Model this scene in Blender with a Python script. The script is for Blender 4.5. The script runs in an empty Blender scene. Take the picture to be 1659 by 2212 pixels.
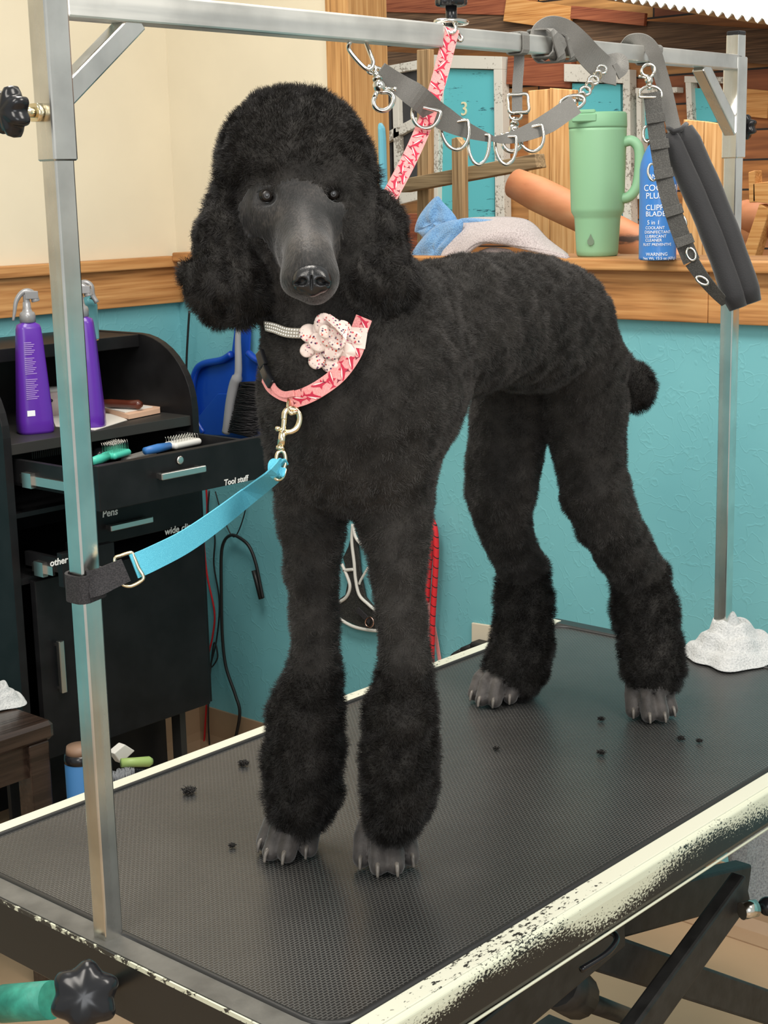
import bpy, math, random
import numpy as np
from mathutils import Vector, Matrix
from mathutils.bvhtree import BVHTree

random.seed(7)
RNG = np.random.default_rng(11)
SC = bpy.context.scene
COL = SC.collection

# ------------------------------------------------------------------ camera
T = 0.74                                   # height of the table top above the floor
FPX = 3318.5                               # focal length in pixels of the 1659 x 2212 frame
YAW, PITCH, ROLL = math.radians(42.009), math.radians(11.845), math.radians(-1.356)
CAM = Vector((-0.8594, -1.1570, 0.7212 + T))
_f = Vector((math.cos(YAW) * math.cos(PITCH), math.sin(YAW) * math.cos(PITCH), -math.sin(PITCH)))
_r = Vector((math.sin(YAW), -math.cos(YAW), 0))
_u = _r.cross(_f)
CR = _r * math.cos(ROLL) + _u * math.sin(ROLL)
CU = -_r * math.sin(ROLL) + _u * math.cos(ROLL)
CF = _f
cd = bpy.data.cameras.new('camera')
cam = bpy.data.objects.new('camera', cd)
COL.objects.link(cam)
cam.matrix_world = Matrix(((CR.x, CU.x, -CF.x, CAM.x), (CR.y, CU.y, -CF.y, CAM.y), (CR.z, CU.z, -CF.z, CAM.z), (0, 0, 0, 1)))
cd.sensor_fit = 'VERTICAL'
cd.sensor_height = 24.0
cd.sensor_width = 18.0
cd.lens = FPX / 2212 * 24.0
cd.clip_start = 0.02
SC.camera = cam

# ------------------------------------------------------------------ light and exposure
SC.view_settings.view_transform = 'Standard'
SC.view_settings.look = 'None'
SC.view_settings.gamma = 1
SC.view_settings.exposure = 0.0
w = bpy.data.worlds.new('room_air')
SC.world = w
w.use_nodes = True
w.node_tree.nodes['Background'].inputs[0].default_value = (0.90, 0.93, 0.90, 1)
w.node_tree.nodes['Background'].inputs[1].default_value = 0.62


def area(name, loc, target, size, power, color=(1, 0.94, 0.86), size_y=None):
    l = bpy.data.lights.new(name, 'AREA')
    l.shape = 'RECTANGLE'
    l.size = size
    l.size_y = size_y or size
    l.energy = power
    l.color = color
    o = bpy.data.objects.new(name, l)
    COL.objects.link(o)
    o.location = loc
    o.rotation_euler = (Vector(target) - Vector(loc)).to_track_quat('-Z', 'Y').to_euler()
    return o


area('ceiling_panel_light', (0.55, 0.55, 2.75), (0.45, 0.35, 0), 0.6, 34, size_y=1.2)
area('ceiling_panel_light', (0.5, -1.5, 2.75), (0.5, -0.7, 0.6), 0.6, 32, size_y=1.2)
area('ceiling_panel_light', (-1.3, -0.4, 2.7), (0.4, 0, 0.8), 0.6, 26, size_y=1.2)
area('window_light', (-2.2, -2.6, 1.9), (0.6, 0.3, 0.9), 1.5, 34, color=(0.95, 0.97, 1.0))
area('next_room_light', (2.9, 1.3, 2.9), (4.2, 2.2, 1.2), 1.4, 62, color=(1, 0.95, 0.86))


# ------------------------------------------------------------------ helpers
def at_d(x, y, d):
    return CAM + (CF + CR * ((x - 829.5) / FPX) - CU * ((y - 1106) / FPX)) * d


def _at(x, y, k, v):
    d = CF + CR * ((x - 829.5) / FPX) - CU * ((y - 1106) / FPX)
    return CAM + d * ((v - CAM[k]) / d[k])


def at_x(x, y, X): return _at(x, y, 0, X)
def at_y(x, y, Y): return _at(x, y, 1, Y)
def at_z(x, y, Z): return _at(x, y, 2, Z + T)      # height relative to the table top
def depth(P): return (Vector(P) - CAM).dot(CF)


def srgb(r, g, b):
    f = lambda c: (c / 255 / 12.92) if c / 255 <= 0.04045 else ((c / 255 + 0.055) / 1.055) ** 2.4
    return (f(r), f(g), f(b), 1)


def tag(o, label=None, cat=None, group=None, kind=None):
    if label: o['label'] = label
    if cat: o['category'] = cat
    if group: o['group'] = group
    if kind: o['kind'] = kind
    return o


def empty(name, loc, label, cat, group=None):
    o = bpy.data.objects.new(name, None)
    COL.objects.link(o)
    o.location = loc
    o.empty_display_size = 0.02
    return tag(o, label, cat, group)


def wloc(o):
    v = Vector((0, 0, 0))
    while o is not None:
        v = v + o.location
        o = o.parent
    return v


class MB:
    """collects shapes in world coordinates and links them as one mesh object"""
    def __init__(s): s.v = []; s.f = []; s.m = []; s.s = []; s.mi = 0

    def add(s, vs, fs, smooth=False):
        b = len(s.v)
        s.v += [tuple(v) for v in vs]
        for f in fs:
            s.f.append([i + b for i in f]); s.m.append(s.mi); s.s.append(smooth)
        return s

    def obox(s, c, ax, ay, az):
        """oriented box, half-axis vectors"""
        c, ax, ay, az = map(Vector, (c, ax, ay, az))
        vs = [c + ax * i + ay * j + az * k for k in (-1, 1) for j in (-1, 1) for i in (-1, 1)]
        return s.add(vs, [(0, 2, 3, 1), (4, 5, 7, 6), (0, 1, 5, 4), (2, 6, 7, 3), (0, 4, 6, 2), (1, 3, 7, 5)])

    def box(s, x0, x1, y0, y1, z0, z1):
        return s.obox(((x0 + x1) / 2, (y0 + y1) / 2, (z0 + z1) / 2), ((x1 - x0) / 2, 0, 0), (0, (y1 - y0) / 2, 0), (0, 0, (z1 - z0) / 2))

    def rbox(s, c, ax, ay, az, r=0.003, n=2):
        """box with rounded vertical (az) edges and chamfered top/bottom"""
        c, ax, ay, az = map(Vector, (c, ax, ay, az))
        lx, ly, lz = ax.length, ay.length, az.length
        ux, uy, uz = ax / lx, ay / ly, az / lz
        r = min(r, lx * .95, ly * .95, lz * .95)
        ring = []
        for (sx, sy, a0) in ((1, 1, 0), (-1, 1, 90), (-1, -1, 180), (1, -1, 270)):
            for i in range(n + 1):
                a = math.radians(a0 + 90 * i / n)
                ring.append((sx * (lx - r), sy * (ly - r), math.cos(a), math.sin(a)))
        m = len(ring)
        vs = []
        for (z, q) in ((-lz, 0.3), (-lz + r * .7, 1), (lz - r * .7, 1), (lz, 0.3)):
            for (x, y, a, b) in ring:
                vs.append(c + ux * (x + a * r * q) + uy * (y + b * r * q) + uz * z)
        fs = [tuple(reversed(range(m))), tuple(range(3 * m, 4 * m))]
        for k in range(3):
            for i in range(m):
                j = (i + 1) % m
                fs.append((k * m + i, k * m + j, (k + 1) * m + j, (k + 1) * m + i))
        return s.add(vs, fs)

    def beam(s, p, q, w, h, up=(0, 0, 1), r=0.0):
        p, q, up = Vector(p), Vector(q), Vector(up)
        d = (q - p); L = d.length; d.normalize()
        side = d.cross(up).normalized(); u2 = side.cross(d)
        if r: return s.rbox((p + q) / 2, side * (w / 2), u2 * (h / 2), d * (L / 2), r)
        return s.obox((p + q) / 2, side * (w / 2), u2 * (h / 2), d * (L / 2))

    def prism(s, pts, vec, smooth=False):
        vec = Vector(vec); n = len(pts)
        vs = [Vector(p) for p in pts] + [Vector(p) + vec for p in pts]
        fs = [tuple(range(n))[::-1], tuple(range(n, 2 * n))] + [(i, (i + 1) % n, (i + 1) % n + n, i + n) for i in range(n)]
        return s.add(vs, fs, smooth)

    def lathe(s, c, prof, axis=(0, 0, 1), n=32, sx=1.0, sy=1.0, ref=(1, 0, 0), lobes=0, lob=0.0):
        c, axis = Vector(c), Vector(axis).normalized()
        ref = Vector(ref)
        if abs(axis.dot(ref)) > .95: ref = Vector((0, 1, 0))
        e1 = (ref - axis * ref.dot(axis)).normalized(); e2 = axis.cross(e1)
        vs = []
        for (r, z) in prof:
            for i in range(n):
                a = 2 * math.pi * i / n
                rr = r * (1 + lob * math.cos(lobes * a)) if lobes else r
                vs.append(c + axis * z + e1 * (rr * math.cos(a) * sx) + e2 * (rr * math.sin(a) * sy))
        fs = []
        for k in range(len(prof) - 1):
            for i in range(n):
                j = (i + 1) % n
                fs.append((k * n + i, k * n + j, (k + 1) * n + j, (k + 1) * n + i))
        s.add(vs, fs, True)
        b = len(s.v) - len(vs)
        for ring, rev in ((0, True), (len(prof) - 1, False)):
            if prof[ring][0] > 1e-6:
                f = [b + ring * n + i for i in range(n)]
                s.f.append(f[::-1] if rev else f); s.m.append(s.mi); s.s.append(False)
        return s

    def cyl(s, p, q, r, r2=None, n=16):
        p, q = Vector(p), Vector(q); L = (q - p).length
        return s.lathe(p, [(r, 0), (r2 if r2 is not None else r, L)], (q - p), n)

    def ell(s, c, rx, ry=None, rz=None, ax=None, nu=20, nv=12):
        ry = ry or rx; rz = rz or rx
        A = ax or (Vector((1, 0, 0)), Vector((0, 1, 0)), Vector((0, 0, 1)))
        c = Vector(c); vs = [c - A[2] * rz]
        for k in range(1, nv):
            t = -math.pi / 2 + math.pi * k / nv
            for i in range(nu):
                a = 2 * math.pi * i / nu
                vs.append(c + A[0] * (rx * math.cos(t) * math.cos(a)) + A[1] * (ry * math.cos(t) * math.sin(a)) + A[2] * (rz * math.sin(t)))
        vs.append(c + A[2] * rz)
        fs = [(0, 1 + (i + 1) % nu, 1 + i) for i in range(nu)]
        for k in range(nv - 2):
            for i in range(nu):
                j = (i + 1) % nu
                fs.append((1 + k * nu + i, 1 + k * nu + j, 1 + (k + 1) * nu + j, 1 + (k + 1) * nu + i))
        l = len(vs) - 1
        fs += [(l, l - nu + i, l - nu + (i + 1) % nu) for i in range(nu)]
        return s.add(vs, fs, True)

    def tube(s, pts, r, n=10, closed=False, rs=None):
        pts = [Vector(p) for p in pts]; N = len(pts)
        vs = []; up = None
        for i in range(N):
            a = pts[(i - 1) % N] if (closed or i > 0) else pts[0]
            b = pts[(i + 1) % N] if (closed or i < N - 1) else pts[-1]
            d = (b - a).normalized()
            if up is None:
                up = Vector((0, 0, 1)) if abs(d.z) < .9 else Vector((1, 0, 0))
            e1 = (up - d * up.dot(d))
            if e1.length < 1e-6: e1 = d.orthogonal()
            e1.normalize(); up = e1; e2 = d.cross(e1)
            rr = rs[i] if rs else r
            for k in range(n):
                t = 2 * math.pi * k / n
                vs.append(pts[i] + e1 * (rr * math.cos(t)) + e2 * (rr * math.sin(t)))
        fs = []
        for i in range(N if closed else N - 1):
            j = (i + 1) % N
            for k in range(n):
                l = (k + 1) % n
                fs.append((i * n + k, i * n + l, j * n + l, j * n + k))
        if not closed: fs += [tuple(range(n))[::-1], tuple(range((N - 1) * n, N * n))]
        return s.add(vs, fs, True)

    def ribbon(s, pts, wd, width, th=0.0016):
        """flat strap: centre points, width directions and widths"""
        N = len(pts)
        width = width if isinstance(width, (list, tuple)) else [width] * N
        vs = []
        for i in range(N):
            a = Vector(pts[max(0, i - 1)]); b = Vector(pts[min(N - 1, i + 1)])
            d = (b - a).normalized(); wv = Vector(wd[i]); wv = (wv - d * wv.dot(d)).normalized()
            nn = d.cross(wv)
            p = Vector(pts[i]); h = width[i] / 2
            for (u_, v_) in ((-h, -th / 2), (0, -th / 2), (h, -th / 2), (h, th / 2), (0, th / 2), (-h, th / 2)):
                vs.append(p + wv * u_ + nn * v_)
        fs = []
        for i in range(N - 1):
            for k in range(6):
                l = (k + 1) % 6
                fs.append((i * 6 + k, i * 6 + l, (i + 1) * 6 + l, (i + 1) * 6 + k))
        fs += [(0, 1, 2, 3, 4, 5)[::-1], tuple((N - 1) * 6 + k for k in range(6))]
        return s.add(vs, fs, False)

    def build(s, name, mat, parent=None, bevel=0, origin=None, sub=0, label=None):
        me = bpy.data.meshes.new(name)
        mats = mat if isinstance(mat, (list, tuple)) else [mat]
        if parent is not None: o0 = wloc(parent)
        elif origin is not None: o0 = Vector(origin)
        else:
            a = np.array(s.v); o0 = Vector(((a[:, 0].min() + a[:, 0].max()) / 2, (a[:, 1].min() + a[:, 1].max()) / 2, a[:, 2].min()))
        me.from_pydata([(v[0] - o0.x, v[1] - o0.y, v[2] - o0.z) for v in s.v], [], s.f)
        for m in mats: me.materials.append(m)
        me.polygons.foreach_set('material_index', s.m)
        me.polygons.foreach_set('use_smooth', s.s)
        me.update()
        o = bpy.data.objects.new(name, me)
        COL.objects.link(o)
        if parent is not None: o.parent = parent
        else: o.location = o0
        if bevel:
            b = o.modifiers.new('bevel', 'BEVEL'); b.width = bevel; b.segments = 2; b.limit_method = 'ANGLE'
        if sub:
            b = o.modifiers.new('sub', 'SUBSURF'); b.levels = sub; b.render_levels = sub
        if label: o['label'] = label
        return o


def smooth_path(pts, n=8, closed=False):
    """Catmull-Rom through points (any dimension)"""
    P = [np.array(p, float) for p in pts]; out = []; N = len(P)
    rng = range(N) if closed else range(N - 1)
    for i in rng:
        p0 = P[(i - 1) % N] if (closed or i > 0) else 2 * P[0] - P[1]
        p1 = P[i]; p2 = P[(i + 1) % N]
        p3 = P[(i + 2) % N] if (closed or i < N - 2) else 2 * P[-1] - P[-2]
        for k in range(n):
            t = k / n
            out.append(.5 * ((2 * p1) + (-p0 + p2) * t + (2 * p0 - 5 * p1 + 4 * p2 - p3) * t * t + (-p0 + 3 * p1 - 3 * p2 + p3) * t ** 3))
    if not closed: out.append(P[-1])
    return [Vector(p) if len(p) == 3 else p for p in out]


def path_d(lst, n=8, closed=False):
    """pixel path with depths -> smooth world path"""
    return smooth_path([tuple(at_d(*p)) for p in lst], n, closed)


def cam_wd(pts, tilt=0.0):
    """width directions for a strap whose face is turned to where it is seen from"""
    out = []
    for i, p in enumerate(pts):
        a = pts[max(0, i - 1)]; b = pts[min(len(pts) - 1, i + 1)]
        d = (b - a).normalized(); v = (p - CAM).normalized()
        wv = d.cross(v).normalized()
        t = tilt[i] if isinstance(tilt, list) else tilt
        out.append(Matrix.Rotation(t, 3, d) @ wv)
    return out


def tex_text(body, size, origin, right, up, out, name, mat, parent, bend=None, shear=0.0, ext=0.0003, align='LEFT', bold=0.0):
    """lettering as real mesh standing a hair proud of its surface"""
    c = bpy.data.curves.new('t', 'FONT'); c.body = body; c.size = size; c.align_x = align; c.extrude = ext; c.shear = shear
    c.resolution_u = 3; c.offset = bold
    to = bpy.data.objects.new('t', c); COL.objects.link(to)
    dg = bpy.context.evaluated_depsgraph_get()
    me = bpy.data.meshes.new_from_object(to.evaluated_get(dg))
    bpy.data.objects.remove(to)
    o0 = wloc(parent)
    origin, right, up, out = map(Vector, (origin, right, up, out))
    for v in me.vertices:
        x, y, z = v.co
        if bend: co = bend(x, y, z)
        else: co = origin + right * x + up * y + out * z
        v.co = co - o0
    me.name = name
    me.materials.clear(); me.materials.append(mat)
    o = bpy.data.objects.new(name, me); COL.objects.link(o); o.parent = parent
    return o


# ------------------------------------------------------------------ materials
def nodes(name):
    m = bpy.data.materials.new(name); m.use_nodes = True
    nt = m.node_tree; return m, nt, nt.nodes['Principled BSDF']


def nd(nt, typ, **kw):
    n = nt.nodes.new(typ)
    for k, v in kw.items():
        if k.startswith('i_'):
            n.inputs[k[2:].replace('_', ' ')].default_value = v
        else: setattr(n, k, v)
    return n


def coords(nt, scale=(1, 1, 1), kind='Object', rot=(0, 0, 0)):
    tc = nt.nodes.new('ShaderNodeTexCoord'); mp = nt.nodes.new('ShaderNodeMapping')
    mp.inputs['Scale'].default_value = scale; mp.inputs['Rotation'].default_value = rot
    nt.links.new(tc.outputs[kind], mp.inputs[0]); return mp.outputs[0]


def ramp(nt, fac, stops):
    r = nt.nodes.new('ShaderNodeValToRGB'); e = r.color_ramp.elements
    while len(e) < len(stops): e.new(0.5)
    for i, (p, c) in enumerate(stops): e[i].position = p; e[i].color = c if len(c) == 4 else (*c, 1)
    nt.links.new(fac, r.inputs[0]); return r.outputs[0]


def bump(nt, b, h, strength=.3, dist=.002):
    n = nt.nodes.new('ShaderNodeBump'); n.inputs['Strength'].default_value = strength; n.inputs['Distance'].default_value = dist
    nt.links.new(h, n.inputs['Height']); nt.links.new(n.outputs[0], b.inputs['Normal'])


def plain(name, col, rough=.5, metal=0, var=0.0, vs=30, bmp=0.0, bs=200, spec=.5, coat=0, sheen=0, trans=0, dist=.001, ior=1.45):
    m, nt, b = nodes(name)
    b.inputs['Base Color'].default_value = col; b.inputs['Roughness'].default_value = rough
    b.inputs['Metallic'].default_value = metal; b.inputs['Specular IOR Level'].default_value = spec
    b.inputs['Coat Weight'].default_value = coat; b.inputs['Sheen Weight'].default_value = sheen
    b.inputs['Transmission Weight'].default_value = trans; b.inputs['IOR'].default_value = ior
    if var:
        n = nd(nt, 'ShaderNodeTexNoise', i_Scale=vs, i_Detail=4.0); nt.links.new(coords(nt), n.inputs['Vector'])
        lo = tuple(c * (1 - var) for c in col[:3]); hi = tuple(min(1, c * (1 + var)) for c in col[:3])
        nt.links.new(ramp(nt, n.outputs[0], [(.3, lo), (.7, hi)]), b.inputs['Base Color'])
    if bmp:
        n = nd(nt, 'ShaderNodeTexNoise', i_Scale=bs, i_Detail=3.0); nt.links.new(coords(nt), n.inputs['Vector'])
        bump(nt, b, n.outputs[0], bmp, dist)
    return m


def wood(name, dark, mid, light, axis=0, scale=6, rough=.45, grain=14, knots=True, spec=.4):
    m, nt, b = nodes(name)
    sc = [grain, grain, grain]; sc[axis] = scale * .12
    co = coords(nt, tuple(sc))
    n = nd(nt, 'ShaderNodeTexNoise', i_Scale=1.0, i_Detail=5.0, i_Distortion=1.2); nt.links.new(co, n.inputs['Vector'])
    sc2 = [grain * 9, grain * 9, grain * 9]; sc2[axis] = scale * .8
    n2 = nd(nt, 'ShaderNodeTexNoise', i_Scale=1.0, i_Detail=3.0); nt.links.new(coords(nt, tuple(sc2)), n2.inputs['Vector'])
    sn = nt.nodes.new('ShaderNodeMath'); sn.operation = 'MULTIPLY'; sn.inputs[1].default_value = 18; nt.links.new(n.outputs[0], sn.inputs[0])
    s2 = nt.nodes.new('ShaderNodeMath'); s2.operation = 'SINE'; nt.links.new(sn.outputs[0], s2.inputs[0])
    ad = nt.nodes.new('ShaderNodeMath'); ad.operation = 'MULTIPLY_ADD'; ad.inputs[1].default_value = .09; nt.links.new(s2.outputs[0], ad.inputs[0]); nt.links.new(n2.outputs[0], ad.inputs[2])
    nt.links.new(ramp(nt, ad.outputs[0], [(.22, dark), (.48, mid), (.78, light)]), b.inputs['Base Color'])
    b.inputs['Roughness'].default_value = rough; b.inputs['Specular IOR Level'].default_value = spec
    bump(nt, b, ad.outputs[0], .25, .001)
    return m


def weave(name, col, col2, scale=900, rough=.7, spec=.25, bm=.4):
    m, nt, b = nodes(name)
    co = coords(nt)
    n = nd(nt, 'ShaderNodeTexVoronoi', i_Scale=scale); nt.links.new(co, n.inputs['Vector'])
    nt.links.new(ramp(nt, n.outputs['Distance'], [(.2, col), (.8, col2)]), b.inputs['Base Color'])
    b.inputs['Roughness'].default_value = rough; b.inputs['Specular IOR Level'].default_value = spec
    bump(nt, b, n.outputs['Distance'], bm, .0006)
    return m


def steel(name, col=(.82, .81, .77, 1), rough=.22, streak=2):
    m, nt, b = nodes(name)
    b.inputs['Metallic'].default_value = 1
    sc = [60, 60, 60]; sc[streak] = 2.5
    n = nd(nt, 'ShaderNodeTexNoise', i_Scale=1.0, i_Detail=5.0); nt.links.new(coords(nt, tuple(sc)), n.inputs['Vector'])
    nt.links.new(ramp(nt, n.outputs[0], [(.3, (rough * .7,) * 3), (.75, (min(1, rough * 1.6),) * 3)]), b.inputs['Roughness'])
    n2 = nd(nt, 'ShaderNodeTexNoise', i_Scale=14.0, i_Detail=6.0); nt.links.new(coords(nt), n2.inputs['Vector'])
    nt.links.new(ramp(nt, n2.outputs[0], [(.3, tuple(c * .72 for c in col[:3])), (.62, col[:3])]), b.inputs['Base Color'])
    n3 = nd(nt, 'ShaderNodeTexNoise', i_Scale=9.0, i_Detail=2.0); nt.links.new(coords(nt), n3.inputs['Vector'])
    bump(nt, b, n3.outputs[0], .12, .002)
    return m


def worn(name, white, dark, thr, scale=140, stretch=(1, 1, 1), zlo=None, zhi=None, rough=.35, big=5):
    """chipped paint: light paint with dark worn flecks, more of them towards zlo"""
    m, nt, b = nodes(name)
    n = nd(nt, 'ShaderNodeTexNoise', i_Scale=scale, i_Detail=6.0, i_Roughness=.7); nt.links.new(coords(nt, stretch), n.inputs['Vector'])
    n2 = nd(nt, 'ShaderNodeTexNoise', i_Scale=big, i_Detail=2.0); nt.links.new(coords(nt, stretch), n2.inputs['Vector'])
    a = nt.nodes.new('ShaderNodeMath'); a.operation = 'MULTIPLY_ADD'; a.inputs[1].default_value = .8
    nt.links.new(n2.outputs[0], a.inputs[0]); nt.links.new(n.outputs[0], a.inputs[2])
    src = a.outputs[0]
    if zlo is not None:
        tc = nt.nodes.new('ShaderNodeTexCoord'); sx = nt.nodes.new('ShaderNodeSeparateXYZ'); nt.links.new(tc.outputs['Object'], sx.inputs[0])
        mr = nt.nodes.new('ShaderNodeMapRange'); mr.inputs[1].default_value = zlo; mr.inputs[2].default_value = zhi
        mr.inputs[3].default_value = -.20; mr.inputs[4].default_value = .27; nt.links.new(sx.outputs[2], mr.inputs[0])
        q = nt.nodes.new('ShaderNodeMath'); q.operation = 'ADD'; nt.links.new(src, q.inputs[0]); nt.links.new(mr.outputs[0], q.inputs[1]); src = q.outputs[0]
    hf = nt.nodes.new('ShaderNodeMath'); hf.operation = 'MULTIPLY'; hf.inputs[1].default_value = .5; nt.links.new(src, hf.inputs[0])
    nt.links.new(ramp(nt, hf.outputs[0], [(thr / 2 - .008, dark), (thr / 2 + .008, white)]), b.inputs['Base Color'])
    b.inputs['Roughness'].default_value = rough
    bump(nt, b, n.outputs[0], .1, .0005)
    return m


BLACK = (.012, .012, .013, 1)
M = {}
M['cream'] = plain('cream_plaster', srgb(220, 210, 186), .55, var=.04, vs=4, bmp=.25, bs=12, dist=.004)
M['steel'] = steel('brushed_steel')
M['steel_x'] = steel('brushed_steel_bar', streak=0, rough=.42)
M['chrome'] = plain('polished_chrome', (.72, .70, .64, 1), .16, 1)
M['brass'] = plain('pale_gold_metal', (.80, .70, .48, 1), .18, 1)
M['black_plastic'] = plain('black_plastic', (.012, .012, .014, 1), .22, bmp=.05, bs=60)
M['black_wood'] = plain('black_laminate', (.010, .010, .011, 1), .45, bmp=.08, bs=300, var=.3, vs=20, spec=.28)
M['black_edge'] = plain('black_laminate_edge', (.03, .029, .027, 1), .5, bmp=.08, bs=300)
M['black_metal'] = plain('black_painted_steel', (.022, .021, .02, 1), .48, bmp=.25, bs=120, var=.4, vs=40)
M['white_paint'] = plain('white_marker', (.85, .85, .83, 1), .6)
M['pine'] = wood('stained_pine', srgb(128, 84, 46), srgb(182, 128, 76), srgb(208, 158, 102), axis=1)
M['pine_x'] = wood('stained_pine_left', srgb(128, 84, 46), srgb(182, 128, 76), srgb(208, 158, 102), axis=0)
M['grey_strap'] = weave('grey_webbing', (.17, .165, .155, 1), (.22, .215, .20, 1), 1500)
M['blue_strap'] = weave('sky_blue_webbing', srgb(84, 176, 204), srgb(104, 198, 222), 1500)
M['black_strap'] = weave('black_webbing', (.02, .02, .022, 1), (.045, .042, .045, 1), 700)
M['stitch'] = plain('grey_thread', (.4, .4, .38, 1), .8)


def teal():
    m, nt, b = nodes('teal_wall_paint')
    n = nd(nt, 'ShaderNodeTexNoise', i_Scale=3.0, i_Detail=3.0); nt.links.new(coords(nt), n.inputs['Vector'])
    nt.links.new(ramp(nt, n.outputs[0], [(.3, srgb(108, 173, 182)), (.7, srgb(120, 186, 193))]), b.inputs['Base Color'])
    b.inputs['Roughness'].default_value = .38
    v = nd(nt, 'ShaderNodeTexVoronoi', i_Scale=9.0, feature='DISTANCE_TO_EDGE')
    d = nd(nt, 'ShaderNodeTexNoise', i_Scale=5.0, i_Detail=4.0); nt.links.new(coords(nt), d.inputs['Vector'])
    nt.links.new(d.outputs['Color'], v.inputs['Vector'])
    n2 = nd(nt, 'ShaderNodeTexNoise', i_Scale=22.0, i_Detail=5.0); nt.links.new(coords(nt), n2.inputs['Vector'])
    a = nt.nodes.new('ShaderNodeMath'); a.operation = 'MULTIPLY_ADD'; a.inputs[1].default_value = 1.6
    r = ramp(nt, v.outputs['Distance'], [(.0, (1, 1, 1)), (.05, (0, 0, 0))])
    nt.links.new(r, a.inputs[0]); nt.links.new(n2.outputs[0], a.inputs[2])
    bump(nt, b, a.outputs[0], .16, .002)
    return m


M['teal'] = teal()

# ------------------------------------------------------------------ the room
XW, YW = 1.72, 1.85          # half wall towards the next room, and left wall
FX = 4.5                      # shop-front facade in the next room


def struct(mb, name, mat, **kw):
    o = mb.build(name, mat, origin=(0, 0, 0), **kw); o['kind'] = 'structure'; return o


M['floor'] = plain('tan_vinyl_floor', srgb(176, 148, 118), .35, var=.10, vs=3)
M['cove'] = plain('tan_cove_base', srgb(160, 132, 104), .4, var=.08, vs=5)
struct(MB().box(-3.0, 6.0, -3.2, 7.0, -.1, 0), 'floor', M['floor'])
b = MB().box(-3.0, 1.84, YW, YW + .12, 0, T + .5); b.mi = 1; b.box(-3.0, 1.84, YW, YW + .12, T + .5, 3.0)
struct(b, 'wall_left', [M['teal'], M['cream']])
YO = at_x(712, 300, XW).y     # left jamb of the opening
b = MB().box(XW, XW + .12, -3.2, YW, 0, T + .5); b.mi = 1
b.box(XW, XW + .12, YO, YW, T + .5, 3.0)
struct(b, 'wall_right', [M['teal'], M['cream']])
# cove base: quarter-round foot plus skirt
def cove(p0, p1, n, name):
    n = Vector(n); prof = [(0, .125), (.006, .125), (.007, .05), (.012, .03), (.03, .012), (.06, .003), (.06, 0), (0, 0)]
    m = MB().prism([Vector(p0) + n * a + Vector((0, 0, z)) for a, z in prof], Vector(p1) - Vector(p0))
    struct(m, name, M['cove'])
cove((XW, -3.0, 0), (XW, YW, 0), (-1, 0, 0), 'baseboard_right')
cove((-3.0, YW, 0), (XW, YW, 0), (0, -1, 0), 'baseboard_left')
# chair rail on the left wall: board and cap strip
b = MB().box(-3, XW, YW - .022, YW, T + .455, T + .545)
struct(b, 'trim_1', M['pine_x'], bevel=.002)
b = MB().box(-3, XW - .03, YW - .040, YW, T + .545, T + .572)
struct(b, 'trim_2', M['pine_x'], bevel=.003)
# ledge on the half wall: board and thick shelf
b = MB().box(XW - .022, XW, .32, YW - .04, T + .462, T + .558).box(XW - .022, XW, -3, .319, T + .462, T + .558)
struct(b, 'trim_3', M['pine'], bevel=.002)
b = MB().box(XW - .05, XW + .13, -3, YW - .04, T + .558, T + .581)
struct(b, 'windowsill_1', M['pine'], bevel=.004)

# --- opening posts
M['planed'] = wood('planed_tan_post', srgb(140, 98, 55), srgb(186, 138, 84), srgb(208, 164, 108), axis=2, grain=16)
y0, y1 = at_x(716, 300, XW).y, at_x(765, 300, XW).y
struct(MB().box(XW - .01, XW + .12, y1, y0, T + .581, 3.0), 'trim_4', M['planed'], bevel=.003)

# --- next room: facade wall of mixed boards
def planks(name, cols, rowh, vertical=False, rough=.6):
    m, nt, b = nodes(name)
    rot = (0, 0, 0)
    tc = nt.nodes.new('ShaderNodeTexCoord'); sx = nt.nodes.new('ShaderNodeSeparateXYZ'); cb = nt.nodes.new('ShaderNodeCombineXYZ')
    nt.links.new(tc.outputs['Object'], sx.inputs[0])
    nt.links.new(sx.outputs[2 if vertical else 1], cb.inputs[0]); nt.links.new(sx.outputs[1 if vertical else 2], cb.inputs[1])
    br = nd(nt, 'ShaderNodeTexBrick', i_Scale=1.0, i_Mortar_Size=.004, i_Brick_Width=1.1, i_Row_Height=rowh)
    br.inputs['Color1'].default_value = (0, 0, 0, 1); br.inputs['Color2'].default_value = (1, 1, 1, 1); br.inputs['Mortar'].default_value = (0.5, 0.5, 0.5, 1)
    nt.links.new(cb.outputs[0], br.inputs['Vector'])
    c1 = ramp(nt, br.outputs['Color'], [(i / max(1, len(cols) - 1), c) for i, c in enumerate(cols)])
    sc = (40, 40, 2.5) if vertical else (40, 2.5, 40)
    n = nd(nt, 'ShaderNodeTexNoise', i_Scale=1.0, i_Detail=6.0, i_Distortion=.6); nt.links.new(coords(nt, sc), n.inputs['Vector'])
    mx = nt.nodes.new('ShaderNodeMix'); mx.data_type = 'RGBA'; mx.blend_type = 'MULTIPLY'; mx.inputs[0].default_value = .9
    nt.links.new(c1, mx.inputs[6]); nt.links.new(ramp(nt, n.outputs[0], [(.3, (.45, .4, .36)), (.65, (1, 1, 1))]), mx.inputs[7])
    m2 = nt.nodes.new('ShaderNodeMix'); m2.data_type = 'RGBA'; nt.links.new(br.outputs['Fac'], m2.inputs[0]); nt.links.new(mx.outputs[2], m2.inputs[6]); m2.inputs[7].default_value = (.02, .012, .008, 1)
    nt.links.new(m2.outputs[2], b.inputs['Base Color']); b.inputs['Roughness'].default_value = rough
    bump(nt, b, n.outputs[0], .3, .003)
    return m


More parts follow.
